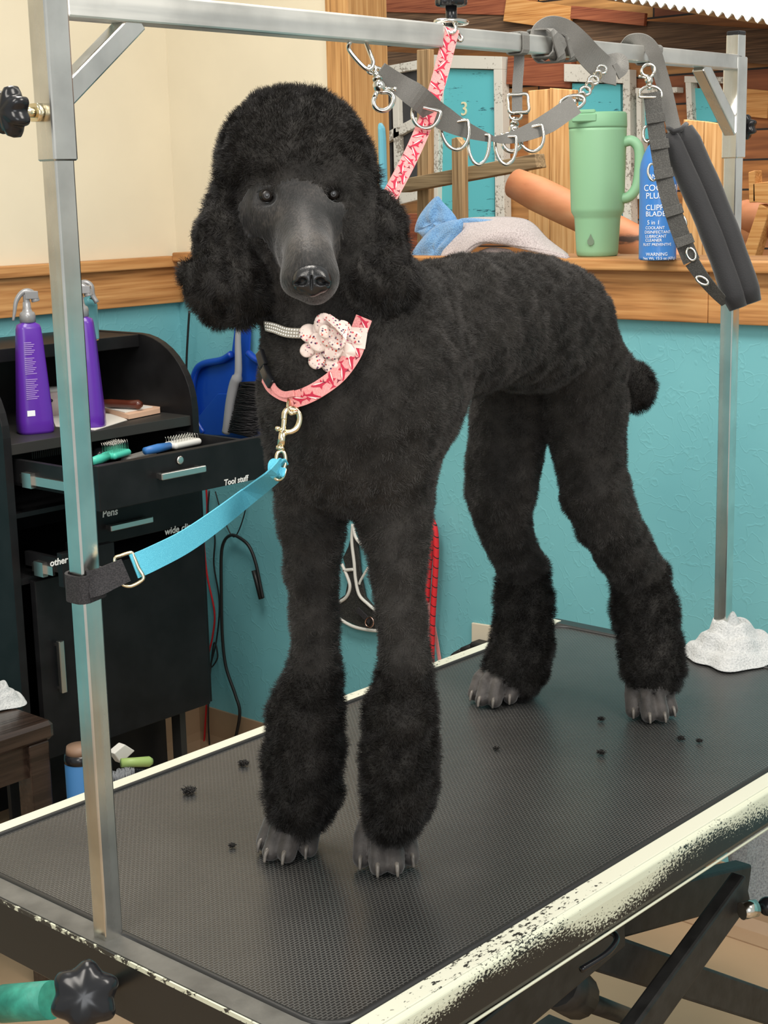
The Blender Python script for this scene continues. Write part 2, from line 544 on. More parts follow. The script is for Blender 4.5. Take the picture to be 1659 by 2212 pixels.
M['facade'] = planks('mixed_stained_boards', [srgb(98, 60, 38), srgb(196, 132, 70), srgb(150, 82, 52), srgb(214, 160, 96)], .11)
struct(MB().box(FX, FX + .1, -1, 6.5, 0, 3.2), 'wall_back', M['facade'])

def slab(pxs, X, th, mb=None):
    mb = mb or MB()
    return mb.prism([at_x(x, y, X) for x, y in pxs], (th, 0, 0))


def quad(x0, y0, x1, y1, w0, w1=None):
    """strip between two pixel points, w wide"""
    w1 = w1 or w0; dx, dy = x1 - x0, y1 - y0; L = math.hypot(dx, dy); nx, ny = -dy / L, dx / L
    return [(x0 + nx * w0 / 2, y0 + ny * w0 / 2), (x1 + nx * w1 / 2, y1 + ny * w1 / 2), (x1 - nx * w1 / 2, y1 - ny * w1 / 2), (x0 - nx * w0 / 2, y0 - ny * w0 / 2)]


M['dark_plank'] = wood('weathered_dark_plank', srgb(52, 38, 28), srgb(92, 70, 52), srgb(128, 100, 76), axis=1, grain=22, rough=.8)
M['red_plank'] = wood('red_stained_plank', srgb(98, 46, 28), srgb(140, 76, 50), srgb(166, 98, 66), axis=1, grain=20, rough=.7)
M['orange_plank'] = wood('orange_stained_plank', srgb(150, 92, 44), srgb(196, 136, 74), srgb(222, 168, 106), axis=1, grain=20, rough=.6)
M['board_v'] = wood('honey_fence_board', srgb(150, 104, 60), srgb(196, 148, 94), srgb(216, 174, 122), axis=2, grain=14, rough=.6)
M['grey_wood'] = wood('greyed_pallet_wood', srgb(84, 68, 48), srgb(124, 104, 76), srgb(158, 136, 104), axis=1, grain=20, rough=.8)
M['grey_wood_v'] = wood('greyed_picket_wood', srgb(100, 78, 52), srgb(142, 114, 80), srgb(176, 148, 110), axis=2, grain=20, rough=.8)
M['whitewash'] = worn('flaking_white_paint', srgb(222, 218, 208), srgb(150, 142, 130), .78, scale=90, rough=.7)
M['turq'] = worn('weathered_turquoise_paint', srgb(98, 196, 206), srgb(40, 96, 112), .72, scale=30, stretch=(1, 1, 7), rough=.6, big=4)
M['slate'] = plain('dark_slate_board', srgb(62, 62, 64), .7, var=.3, vs=12)
M['galv'] = plain('corrugated_white_sheet', srgb(214, 216, 210), .4, var=.05, vs=20)
M['awning_wood'] = wood('awning_beam_wood', srgb(150, 108, 66), srgb(196, 152, 104), srgb(214, 174, 128), axis=1, grain=18)

facade = [
    ('weathered_beam', quad(740, 38, 1700, 104, 76), FX - .06, .06, 'dark_plank', 'dark weathered header beam running above the numbered doors', 'beam'),
    ('stained_plank', quad(760, 2, 1140, 12, 44), FX - .07, .02, 'red_plank', 'reddish plank nailed across the top of the shop front', 'plank'),
    ('knotty_plank', quad(1090, 20, 1232, 40, 52), FX - .09, .02, 'orange_plank', 'short knotty tan plank under the left end of the awning', 'plank'),
    ('stained_plank', quad(1232, 26, 1392, 42, 28), FX - .09, .02, 'red_plank', 'short red plank butted right of the knotty tan plank', 'plank'),
    ('stained_plank', quad(1095, 152, 1232, 160, 60), FX - .04, .04, 'red_plank', 'reddish plank between the doors marked 3 and 2', 'plank'),
    ('stained_plank', quad(1575, 218, 1659, 226, 60), FX - .03, .03, 'orange_plank', 'orange plank right of the tumbler behind the gantry corner', 'plank'),
    ('rough_plank', quad(745, 128, 915, 138, 44), FX - .04, .04, 'dark_plank', 'rough brown plank above the dark slate panels', 'plank'),
    ('fence_board', [(1140, 196), (1186, 192), (1186, 560), (1140, 560)], 3.2, .02, 'board_v', 'honey coloured upright fence board behind the log, left one of a pair', 'board'),
    ('fence_board', [(1187, 190), (1242, 194), (1242, 560), (1187, 560)], 3.2, .02, 'board_v', 'honey coloured upright fence board directly left of the green tumbler', 'board'),
    ('fence_board', [(1476, 258), (1520, 262), (1520, 560), (1476, 560)], 3.2, .02, 'board_v', 'honey coloured upright board seen behind the black padded sleeve', 'board'),
    ('fence_board', [(1521, 262), (1560, 268), (1560, 560), (1521, 560)], 3.2, .02, 'board_v', 'honey coloured upright board just left of the far gantry post', 'board'),
    ('picket', [(900, 108), (925, 106), (912, 560), (888, 560)], 3.05, .03, 'grey_wood_v', 'tall tan picket rising past the flat grey rail and blue cloth', 'picket'),
    ('picket', [(975, 300), (986, 296), (998, 312), (998, 560), (974, 560)], 2.97, .03, 'grey_wood_v', 'short broken picket crossing the flat grey rail before door 3', 'picket'),
    ('fence_rail', [(862, 388), (1155, 332), (1160, 362), (866, 416)], 3.0, .05, 'grey_wood', 'grey weathered rail slanting across in front of door 3', 'rail'),
    ('planter_board', [(855, 462), (905, 462), (905, 560), (855, 560)], 3.3, .03, 'red_plank', 'reddish board low behind the blue cloth', 'board'),
]
for nm, px, X, th, mt, lab, cat in facade:
    mb = slab(px, X, th)
    if max(y for _, y in px) >= 560:                      # boards that stand on the floor of the next room
        zm = min(v[2] for v in mb.v); mb.v = [(v[0], v[1], 0.0 if v[2] < zm + .06 else v[2]) for v in mb.v]
    tag(mb.build(nm, M[mt], bevel=.002), lab, cat)


# numbered kennel doors
def kennel_door(panel, frames, label, num=None, npos=None, nsize=.05, X=FX):
    xs = [p[0] for p in panel]; ys = [p[1] for p in panel]
    base = at_x(sum(xs) / len(xs), max(ys), X - .03)
    e = empty('kennel_door', base, label, 'door', 'numbered doors of the rustic shop front' if num else None)
    slab(panel, X - .03, .03).build('door_panel', M['turq'], e)
    for q in frames: slab(q, X - .06, .05).build('door_frame', M['whitewash'], e, bevel=.002)
    if num:
        p = at_x(npos[0], npos[1], X - .032)
        tex_text(num, nsize, p, (0, -1, 0), (0, 0, 1), (-1, 0, 0), 'door_number', M['cream_num'], e, align='CENTER', ext=.003)
    return e


M['cream_num'] = plain('cream_number_paint', srgb(236, 228, 190), .5)
kennel_door([(952, 148), (1068, 152), (1068, 480), (948, 480)],
            [[(924, 118), (1084, 122), (1084, 150), (924, 146)], [(924, 147), (950, 147), (944, 500), (918, 500)], [(1066, 150), (1084, 150), (1090, 500), (1070, 500)]],
            'turquoise weathered door with a cream number 3 between whitewashed posts', '3', (1003, 249), .082)
kennel_door([(1236, 180), (1340, 182), (1344, 500), (1234, 500)],
            [[(1218, 138), (1345, 142), (1345, 180), (1218, 176)], [(1345, 150), (1360, 150), (1364, 530), (1345, 530)]],
            'turquoise streaked door with a number 2 half hidden by the green tumbler', '2', (1283, 268), .076)
kennel_door([(1494, 190), (1548, 192), (1548, 264), (1494, 262)],
            [[(1478, 164), (1562, 166), (1562, 180), (1478, 178)], [(1480, 178), (1492, 178), (1496, 262), (1484, 262)]],
            'small turquoise door panel seen inside the right gantry brace')
kennel_door([(1380, 200), (1402, 200), (1404, 300), (1380, 300)],
            [[(1372, 190), (1462, 188), (1462, 200), (1372, 202)], [(1374, 200), (1384, 200), (1386, 430), (1376, 430)]],
            'narrow whitewashed frame behind the hanging trigger snap')
# slate panels left of door 3
e = empty('slate_gate', at_x(850, 440, FX - .1), 'dark slate panels in a peeling white frame left of door 3', 'gate')
slab([(794, 166), (846, 160), (846, 400), (806, 400)], FX - .1, .02).build('slate_panel', M['slate'], e)
slab([(856, 158), (900, 152), (900, 400), (856, 400)], FX - .1, .02).build('slate_panel', M['slate'], e)
for q in ([(784, 152), (912, 128), (912, 148), (784, 170)], [(784, 165), (796, 165), (806, 410), (794, 410)], [(846, 158), (858, 158), (866, 410), (852, 410)],
          quad(818, 306, 900, 262, 20), [(862, 412), (900, 404), (900, 432), (862, 442)]):
    slab(q, FX - .13, .03).build('frame_strip', M['whitewash'], e, bevel=.002)

# corrugated awning with its beam
e = empty('corrugated_awning', at_x(1450, 60, 3.9), 'white corrugated sheet awning jutting over the shop front', 'awning')
pa, pb = at_x(1255, -28, 3.9), at_x(1720, 62, 3.9)
slab([(1040, -30), (1256, -8), (1720, 64), (1720, 40), (1256, -30)], 3.93, .05).build('beam', M['awning_wood'], e)
n = 120; vs = []; fs = []
pe = at_x(1240, -20, 3.85); pf = at_x(1730, 56, 3.85)
for i in range(n + 1):
    q = pe.lerp(pf, i / n); z = .010 * math.sin(i * math.pi / 2.5)
    vs += [q + Vector((0, 0, z)), q + Vector((.62, 0, z + .26)), q + Vector((0, 0, z - .004)), q + Vector((.62, 0, z + .256))]
for i in range(n):
    a = i * 4; fs += [(a, a + 4, a + 5, a + 1), (a + 2, a + 3, a + 7, a + 6), (a, a + 2, a + 6, a + 4)]
MB().add(vs, fs, True).build('corrugated_sheet', M['galv'], e)

# logs and scrap wood
def log(p, q, r, label, seed):
    rnd = random.Random(seed); m = MB(); N = 26; pts = []; rs = []
    for i in range(N):
        t = i / (N - 1); c = Vector(p).lerp(Vector(q), t)
        pts.append(c + Vector((0, 0, .004 * math.sin(t * 7 + seed)))); rs.append(r * (1 + .05 * math.sin(t * 11 + seed) + rnd.uniform(-.02, .02)) * (.9 if i in (0, N - 1) else 1))
    m.tube(pts, r, 20, rs=rs)
    o = m.build('log', M['bark']); tag(o, label, 'log'); return o


def barkmat():
    m, nt, b = nodes('peeled_log')
    n = nd(nt, 'ShaderNodeTexNoise', i_Scale=7.0, i_Detail=6.0); nt.links.new(coords(nt, (1, .6, 1.6)), n.inputs['Vector'])
    nt.links.new(ramp(nt, n.outputs[0], [(.36, srgb(60, 36, 24)), (.41, srgb(168, 104, 66)), (.6, srgb(184, 122, 82)), (.8, srgb(204, 152, 112))]), b.inputs['Base Color'])
    b.inputs['Roughness'].default_value = .6; bump(nt, b, n.outputs[0], .5, .006); return m
M['bark'] = barkmat()
log(at_x(1112, 398, 2.9), at_x(1112, 398, 2.9) + (at_x(1380, 528, 2.9) - at_x(1112, 398, 2.9)) * 4.6, .048, 'peeled reddish log slanting down behind the green tumbler', 1)
log(at_x(1606, 458, 2.9), at_x(1700, 492, 2.8), .042, 'end of a peeled log at the far right edge of the opening', 4)
for px, lab in (([(1616, 372), (1630, 368), (1632, 436), (1618, 438)], 'pale scrap stick standing upright in the wood heap, topmost'),
                ([(1640, 440), (1662, 452), (1630, 556), (1602, 552)], 'tan scrap plank leaning in front of the wood heap'),
                ([(1626, 396), (1662, 392), (1662, 440), (1626, 436)], 'square cut scrap block lying on the wood heap')):
    tag(slab(px, 2.75, .04).build('scrap_wood', M['orange_plank'], bevel=.002), lab, 'wood', 'scrap wood heap beyond the ledge')

# ------------------------------------------------------------------ the poodle
H = .0028                                                       # field spacing
LO = np.array([.02, -.36, T - .01]); HI = np.array([1.12, .28, T + .90])
NG = np.ceil((HI - LO) / H).astype(int) + 1
FIELD = np.full(NG, 1.0, np.float32); REG = np.zeros(NG, np.int8); RD = np.full(NG, 1.0, np.float32)
GX = [LO[i] + H * np.arange(NG[i]) for i in range(3)]


def splat(lo, hi, fn, k, reg, sub=False):
    m = max(k, .012) + 2 * H
    i0 = np.clip(np.floor((np.array(lo) - m - LO) / H).astype(int), 0, NG); i1 = np.clip(np.ceil((np.array(hi) + m - LO) / H).astype(int) + 1, 0, NG)
    sl = tuple(slice(a, b) for a, b in zip(i0, i1))
    x, y, z = np.meshgrid(*[GX[i][sl[i]] for i in range(3)], indexing='ij')
    d = fn(x, y, z).astype(np.float32); F = FIELD[sl]
    if sub:
        h = np.clip(.5 - .5 * (F + d) / k, 0, 1); FIELD[sl] = F * (1 - h) + (-d) * h + k * h * (1 - h); return
    h = np.clip(.5 + .5 * (F - d) / k, 0, 1)
    FIELD[sl] = F * (1 - h) + d * h - k * h * (1 - h)
    r = RD[sl]; d = d - (.0065 if reg == 4 else 0); mk = d < r; r[mk] = d[mk]; REG[sl][mk] = reg


def cap(a, b, ra, rb, k=.02, reg=0, sub=False):
    a = np.array(a); b = np.array(b); r = max(ra, rb); ab = b - a; L2 = ab @ ab + 1e-9
    def fn(x, y, z):
        t = np.clip(((x - a[0]) * ab[0] + (y - a[1]) * ab[1] + (z - a[2]) * ab[2]) / L2, 0, 1)
        dx = x - a[0] - t * ab[0]; dy = y - a[1] - t * ab[1]; dz = z - a[2] - t * ab[2]
        return np.sqrt(dx * dx + dy * dy + dz * dz) - (ra + (rb - ra) * t)
    splat(np.minimum(a, b) - r, np.maximum(a, b) + r, fn, k, reg, sub)


def elli(c, axes, rad, k=.02, reg=0, sub=False, p=2.0):
    c = np.array(c); A = np.array([np.array(v) / np.linalg.norm(v) for v in axes]); rad = np.array(rad); R = rad.max() * 1.1
    def fn(x, y, z):
        q = [((x - c[0]) * A[i][0] + (y - c[1]) * A[i][1] + (z - c[2]) * A[i][2]) / rad[i] for i in range(3)]
        s = (abs(q[0]) ** p + abs(q[1]) ** p + abs(q[2]) ** p) ** (1 / p)
        g = np.sqrt(sum((q[i] / rad[i]) ** 2 for i in range(3))) + 1e-6
        l = np.sqrt(sum(q[i] ** 2 for i in range(3)))
        return (s - 1) * np.where(l > 1e-3, l / g, rad.min())
    splat(c - R, c + R, fn, k, reg, sub)


def chain(pts, k=.02, reg=0, shrink=6):
    """pts: (px, py, X plane, radius px)"""
    P = []
    for (x, y, X, r) in pts:
        q = at_x(x, y, X); P.append((tuple(q), max(4, r - shrink) * depth(q) / FPX))
    for (a, ra), (b, rb) in zip(P, P[1:]): cap(a, b, ra, rb, k, reg)


AX = Vector((.983, .186, 0)); AY = Vector((-.186, .983, 0)); AZ = Vector((0, 0, 1)); DA = (AX, AY, AZ)
# torso
elli((.345, -.060, T + .520), DA, (.132, .090, .115), .03)
elli((.290, -.080, T + .50), DA, (.075, .082, .112), .04)
elli((.47, -.035, T + .560), DA, (.16, .072, .074), .035)
elli((.60, -.015, T + .565), DA, (.15, .070, .076), .05)
elli((.735, .012, T + .548), DA, (.115, .080, .084), .05)
elli((.35, -.06, T + .60), DA, (.09, .045, .045), .04)
cap((.33, -.065, T + .53), (.275, -.04, T + .70), .090, .070, .04)
# shoulders
elli((.30, -.012, T + .47), DA, (.058, .040, .11), .03)
elli((.305, -.128, T + .495), DA, (.052, .038, .100), .025)
# front legs
chain([(668, 960, .30, 72), (672, 1060, .285, 72), (674, 1140, .28, 68), (675, 1230, .275, 58), (678, 1330, .27, 51), (680, 1430, .265, 51), (672, 1500, .265, 55)], .018)
chain([(855, 960, .34, 82), (852, 1060, .325, 80), (854, 1140, .31, 74), (862, 1230, .30, 59), (868, 1330, .295, 52), (876, 1420, .29, 53), (866, 1500, .29, 55)], .018)
chain([(673, 1478, .265, 72), (662, 1545, .265, 85), (656, 1640, .265, 90), (654, 1712, .265, 86), (650, 1752, .265, 74)], .008, 1, 10)
chain([(871, 1470, .29, 65), (867, 1540, .29, 83), (864, 1640, .29, 88), (862, 1712, .29, 84), (850, 1762, .29, 68)], .008, 1, 10)
# hind legs
chain([(1135, 700, .78, 95), (1130, 800, .80, 100), (1105, 900, .80, 90), (1090, 990, .79, 82), (1082, 1060, .78, 77), (1088, 1125, .79, 61), (1100, 1170, .81, 53), (1128, 1225, .85, 55)], .014)
chain([(1130, 1232, .855, 58), (1134, 1290, .855, 64), (1128, 1380, .85, 69), (1120, 1435, .84, 71), (1112, 1462, .83, 56)], .014, 1, 9)
chain([(1218, 690, .79, 112), (1245, 790, .82, 108), (1262, 880, .83, 92), (1270, 960, .83, 80), (1284, 1060, .83, 76), (1309, 1120, .85, 70), (1346, 1185, .89, 65), (1378, 1240, .92, 62)], .014)
chain([(1383, 1250, .925, 66), (1393, 1320, .925, 71), (1406, 1400, .915, 70), (1412, 1455, .905, 66), (1412, 1484, .90, 52)], .014, 1, 9)
# tail
cap(at_x(1310, 745, .93), at_x(1362, 815, .97), .018, .018, .02)
elli(at_x(1374, 838, .975), (CR, CU, CF), (.026, .034, .028), .01, 1)
# --- head
S = lambda d: d / FPX
def hcap(x0, y0, d0, r0, x1, y1, d1, r1, k=.012, reg=4, sub=False):
    cap(at_d(x0, y0, d0), at_d(x1, y1, d1), r0 * S(d0), r1 * S(d1), k, reg, sub)
def hell(x, y, d, rx, ry, rz, k=.012, reg=4, rot=0.0, sub=False, p=2.0):
    a = CR * math.cos(rot) + CU * math.sin(rot); b_ = -CR * math.sin(rot) + CU * math.cos(rot)
    elli(at_d(x, y, d), (a, b_, CF), (rx * S(d), ry * S(d), rz), k, reg, sub, p)
hcap(640, 470, 1.585, 92, 640, 400, 1.58, 92)
hcap(646, 446, 1.536, 76, 667, 560, 1.458, 50, .018)
hcap(668, 560, 1.455, 46, 674, 598, 1.440, 40, .014)
hell(645, 482, 1.540, 94, 62, .040, .02)
hell(706, 470, 1.538, 46, 56, .038, .02)
hell(588, 462, 1.538, 48, 52, .038, .02)
hcap(655, 460, 1.508, 34, 668, 560, 1.432, 24, .016)
hell(641, 606, 1.452, 36, 37, .024, .014)
hell(699, 604, 1.454, 34, 37, .024, .014)
hcap(660, 555, 1.50, 56, 680, 632, 1.462, 25, .014)
hell(577, 428, 1.500, 22, 17, .009, .010, sub=True)
hell(719, 424, 1.505, 22, 17, .009, .010, sub=True)
# topknot
hell(637, 328, 1.582, 151, 127, .082, .02, 2)
hell(637, 348, 1.578, 153, 80, .082, .02, 2)
hell(600, 374, 1.543, 62, 32, .048, .016, 2)
hell(675, 372, 1.546, 70, 32, .048, .016, 2)
hell(545, 378, 1.560, 62, 38, .05, .016, 2)
hell(738, 374, 1.566, 58, 38, .05, .016, 2)
# ears
hcap(508, 385, 1.575, 32, 480, 480, 1.552, 44, .014, 3)
hell(488, 530, 1.545, 64, 96, .030, .016, 3, .18)
hell(492, 610, 1.535, 92, 82, .034, .016, 3, .1)
hell(515, 640, 1.54, 74, 62, .032, .016, 3, .1)
hcap(782, 400, 1.580, 32, 806, 480, 1.562, 46, .014, 3)
hell(808, 530, 1.556, 62, 96, .030, .016, 3, -.12)
hell(818, 604, 1.538, 72, 80, .034, .012, 3, -.1)
hell(800, 632, 1.535, 76, 52, .032, .012, 3)
# --- paws
CLAWS = []; PAWS = []
def paw(c, fwd, spread=1.0, size=1.0):
    PAWS.append((c, fwd)); f = Vector((fwd[0], fwd[1], 0)).normalized(); l = Vector((-f.y, f.x, 0)); c = Vector(c); s = size
    cap(c - f * .046 * s + Vector((0, 0, .045 * s)), c - f * .032 * s + Vector((0, 0, .022 * s)), .021 * s, .019 * s, .006, 1)
    for i, (off, fw) in enumerate(((-.0255, -.021), (-.0094, 0), (.0094, 0), (.0255, -.021))):
        o = c + l * off * spread * s + f * fw * s
        ff = (f + l * off * 7).normalized()
        a = o - ff * .032 * s + Vector((0, 0, .036 * s)); k_ = o - ff * .012 * s + Vector((0, 0, .029 * s)); t_ = o + ff * .005 * s + Vector((0, 0, .0120 * s))
        cap(a, k_, .0098 * s, .0112 * s, .0012, 5); cap(k_, t_, .0112 * s, .0106 * s, .0012, 5)
        CLAWS.append([t_ + ff * .003 * s + Vector((0, 0, .005 * s)), t_ + ff * .009 * s + Vector((0, 0, .0040 * s)), t_ + ff * .0130 * s + Vector((0, 0, -.0005 * s)), t_ + ff * .0148 * s + Vector((0, 0, -.0065 * s))])
paw(at_z(607, 1860, 0), (-.93, -.36))
paw(at_z(836, 1888, 0), (-.72, -.70))
paw(at_z(1057, 1527, 0), (-.93, -.36))
paw(at_z(1414, 1560, 0), (-.70, -.72))
for (bp, k_) in ((at_x(648, 1760, .262), 0), (at_x(852, 1765, .285), 1), (at_x(1110, 1460, .83), 2), (at_x(1412, 1478, .895), 3)):
    pc, fw = PAWS[k_]; f = Vector((fw[0], fw[1], 0)).normalized()
    cap(bp, Vector(pc) - f * .050 + Vector((0, 0, .030)), .024, .020, .008, 1)
for (pc, fw) in PAWS:
    f = Vector((fw[0], fw[1], 0)).normalized(); l = Vector((-f.y, f.x, 0)); pc = Vector(pc)
    for off, b0 in ((-.0180, -.010), (0, 0), (.0180, -.010)):
        ff = (f + l * off * 7).normalized(); o = pc + l * off + f * b0
        cap(o - ff * .030 + Vector((0, 0, .050)), o + ff * .016 + Vector((0, 0, .020)), .0018, .0026, .002, 5, True); cap(o + ff * .012 + Vector((0, 0, .034)), o + ff * .020 + Vector((0, 0, .0)), .0022, .0030, .002, 5, True)
FIELD[:, :, GX[2] < T + .001] = np.maximum(FIELD[:, :, GX[2] < T + .001], .004)   # soles stand on the mat

# gentle lumps in the coat
_rs = np.random.default_rng(3)
def snoise(P, freq, n=10, seed=0):
    r = np.random.default_rng(seed); out = np.zeros(len(P))
    for i in range(n):
        v = r.normal(size=3); v /= np.linalg.norm(v); out += np.sin(P @ v * freq * r.uniform(.6, 1.5) * 2 * np.pi + r.uniform(0, 6.28))
    return out / math.sqrt(n)


def surface_nets(F):
    sgn = F < 0
    nx, ny, nz = F.shape
    c = np.zeros((nx - 1, ny - 1, nz - 1), np.int8)
    for i in (0, 1):
        for j in (0, 1):
            for k in (0, 1): c += sgn[i:nx - 1 + i, j:ny - 1 + j, k:nz - 1 + k]
    act = (c > 0) & (c < 8); idx = -np.ones(act.shape, np.int64); A = np.argwhere(act); idx[act] = np.arange(len(A))
    P = np.zeros((len(A), 3)); W = np.zeros(len(A))
    for ax in range(3):
        o1, o2 = [a for a in range(3) if a != ax]
        for u in (0, 1):
            for v in (0, 1):
                q = A.copy(); q[:, o1] += u; q[:, o2] += v; q2 = q.copy(); q2[:, ax] += 1
                f0 = F[tuple(q.T)]; f1 = F[tuple(q2.T)]; m = (f0 < 0) != (f1 < 0)
                t = f0[m] / (f0[m] - f1[m]); pt = q[m].astype(float); pt[:, ax] += t; P[m] += pt; W[m] += 1
    P /= W[:, None]
    faces = []
    for ax in range(3):
        o1, o2 = [(1, 2), (2, 0), (0, 1)][ax]
        s0 = np.take(sgn, range(sgn.shape[ax] - 1), ax); s1 = np.take(sgn, range(1, sgn.shape[ax]), ax)
        E_ = np.argwhere(s0 != s1); E_ = E_[(E_[:, o1] > 0) & (E_[:, o2] > 0)]
        E_ = E_[(E_[:, o1] < F.shape[o1] - 1) & (E_[:, o2] < F.shape[o2] - 1)]
        ins = sgn[tuple(E_.T)]
        def cell(a, b_):
            q = E_.copy(); q[:, o1] -= a; q[:, o2] -= b_; return idx[tuple(q.T)]
        a, b_, c_, d_ = cell(1, 1), cell(0, 1), cell(0, 0), cell(1, 0)
        fq = np.stack([a, b_, c_, d_], 1); fq[~ins] = fq[~ins][:, ::-1]; faces.append(fq)
    return P, np.concatenate(faces), A


VP, VF, VA = surface_nets(FIELD)
VREG = REG[tuple(VA.T)]
VP = LO + VP * H
# smooth the lattice a little
def vsmooth(P, F, it=3, lam=.5):
    for _ in range(it):
        acc = np.zeros_like(P); cnt = np.zeros(len(P))
        for a, b_ in ((0, 1), (1, 2), (2, 3), (3, 0)):
            np.add.at(acc, F[:, a], P[F[:, b_]]); np.add.at(cnt, F[:, a], 1)
            np.add.at(acc, F[:, b_], P[F[:, a]]); np.add.at(cnt, F[:, b_], 1)
        P = P * (1 - lam) + lam * acc / np.maximum(cnt, 1)[:, None]
    return P
VP1 = vsmooth(VP, VF, 2); VP = np.where((VREG == 5)[:, None], VP1, vsmooth(VP, VF, 4))
def normals(P, F):
    n = np.cross(P[F[:, 2]] - P[F[:, 0]], P[F[:, 3]] - P[F[:, 1]]); N_ = np.zeros_like(P)
    for k in range(4): np.add.at(N_, F[:, k], n)
    return N_ / (np.linalg.norm(N_, axis=1)[:, None] + 1e-12)
VN = normals(VP, VF)
amp = np.array([.0014, .0020, .0018, .0030, .0001, .0001])[VREG]
VP = VP + VN * (amp * snoise(VP, 26, 12, 5))[:, None]
# wavy vertical locks on the ears
er = VREG == 3
VP[er] += VN[er] * (.0022 * snoise(VP[er] * np.array([1, 1, .35]), 50, 8, 9))[:, None]
VN = normals(VP, VF)

DOG0 = Vector((.55, -.02, T))


def coatmat(name, col, rough, spec=.35, grey=0):
    m, nt, b = nodes(name)
    n = nd(nt, 'ShaderNodeTexNoise', i_Scale=28.0, i_Detail=5.0); nt.links.new(coords(nt), n.inputs['Vector'])
    nt.links.new(ramp(nt, n.outputs[0], [(.3, tuple(c * .6 for c in col)), (.7, tuple(c * 1.5 for c in col))]), b.inputs['Base Color'])
    b.inputs['Roughness'].default_value = rough; b.inputs['Specular IOR Level'].default_value = spec
    return m


M['coat'] = coatmat('black_coat', (.022, .020, .018), .75, .2)
M['short'] = coatmat('short_clipped_coat', (.043, .039, .036), .5, .4)  # colour lightened for the light a short clip reflects
M['fur'] = coatmat('black_fur', (.0120, .0100, .0090), .45, .4)
def facemat():
    m, nt, b = nodes('shaved_face_skin')
    n = nd(nt, 'ShaderNodeTexNoise', i_Scale=22.0, i_Detail=4.0); nt.links.new(coords(nt), n.inputs['Vector'])
    n2 = nd(nt, 'ShaderNodeTexNoise', i_Scale=520.0, i_Detail=3.0); nt.links.new(coords(nt, (1, 1, .35)), n2.inputs['Vector'])
    mm = nt.nodes.new('ShaderNodeMath'); mm.operation = 'MULTIPLY_ADD'; mm.inputs[1].default_value = .55; nt.links.new(n2.outputs[0], mm.inputs[0]); nt.links.new(n.outputs[0], mm.inputs[2])
    nt.links.new(ramp(nt, mm.outputs[0], [(.62, (.008, .008, .008)), (.78, (.022, .020, .019)), (.95, (.060, .052, .046))]), b.inputs['Base Color'])
    b.inputs['Roughness'].default_value = .55; b.inputs['Specular IOR Level'].default_value = .35; b.inputs['Sheen Weight'].default_value = .25
    b.inputs['Sheen Roughness'].default_value = .4
    bump(nt, b, n2.outputs[0], .6, .001)
    return m
M['face'] = facemat()
M['greyfuzz'] = coatmat('grey_fuzz', (.040, .036, .033), .5, .3)
M['paw'] = plain('grey_clipped_paw', (.045, .039, .036, 1), .6, var=.5, vs=60, bmp=.4, bs=420, sheen=.2)
me = bpy.data.meshes.new('poodle')
me.from_pydata((VP - np.array(DOG0)).tolist(), [], VF.tolist())
for k in ('coat', 'face', 'paw'): me.materials.append(M[k])
fr = VREG[VF[:, 0]]
me.polygons.foreach_set('material_index', np.where(fr == 4, 1, np.where(fr == 5, 2, 0)).astype(np.int32))
me.polygons.foreach_set('use_smooth', np.ones(len(VF), bool))
me.update()
dog = bpy.data.objects.new('poodle', me); COL.objects.link(dog); dog.location = DOG0
tag(dog, 'black standard poodle with rounded topknot standing on the grooming table, face to the viewer', 'dog')
TREE = BVHTree.FromPolygons([tuple(p) for p in VP], [tuple(int(i) for i in f) for f in VF])


def hit(px, py):
    d = (at_d(px, py, 1) - CAM).normalized()
    loc, n, i, dist = TREE.ray_cast(CAM, d)
    return (loc, n) if loc is not None else (at_d(px, py, 1.6), -d)


def near_out(P, off):
    loc, n, i, d = TREE.find_nearest(P)
    return loc + n * off


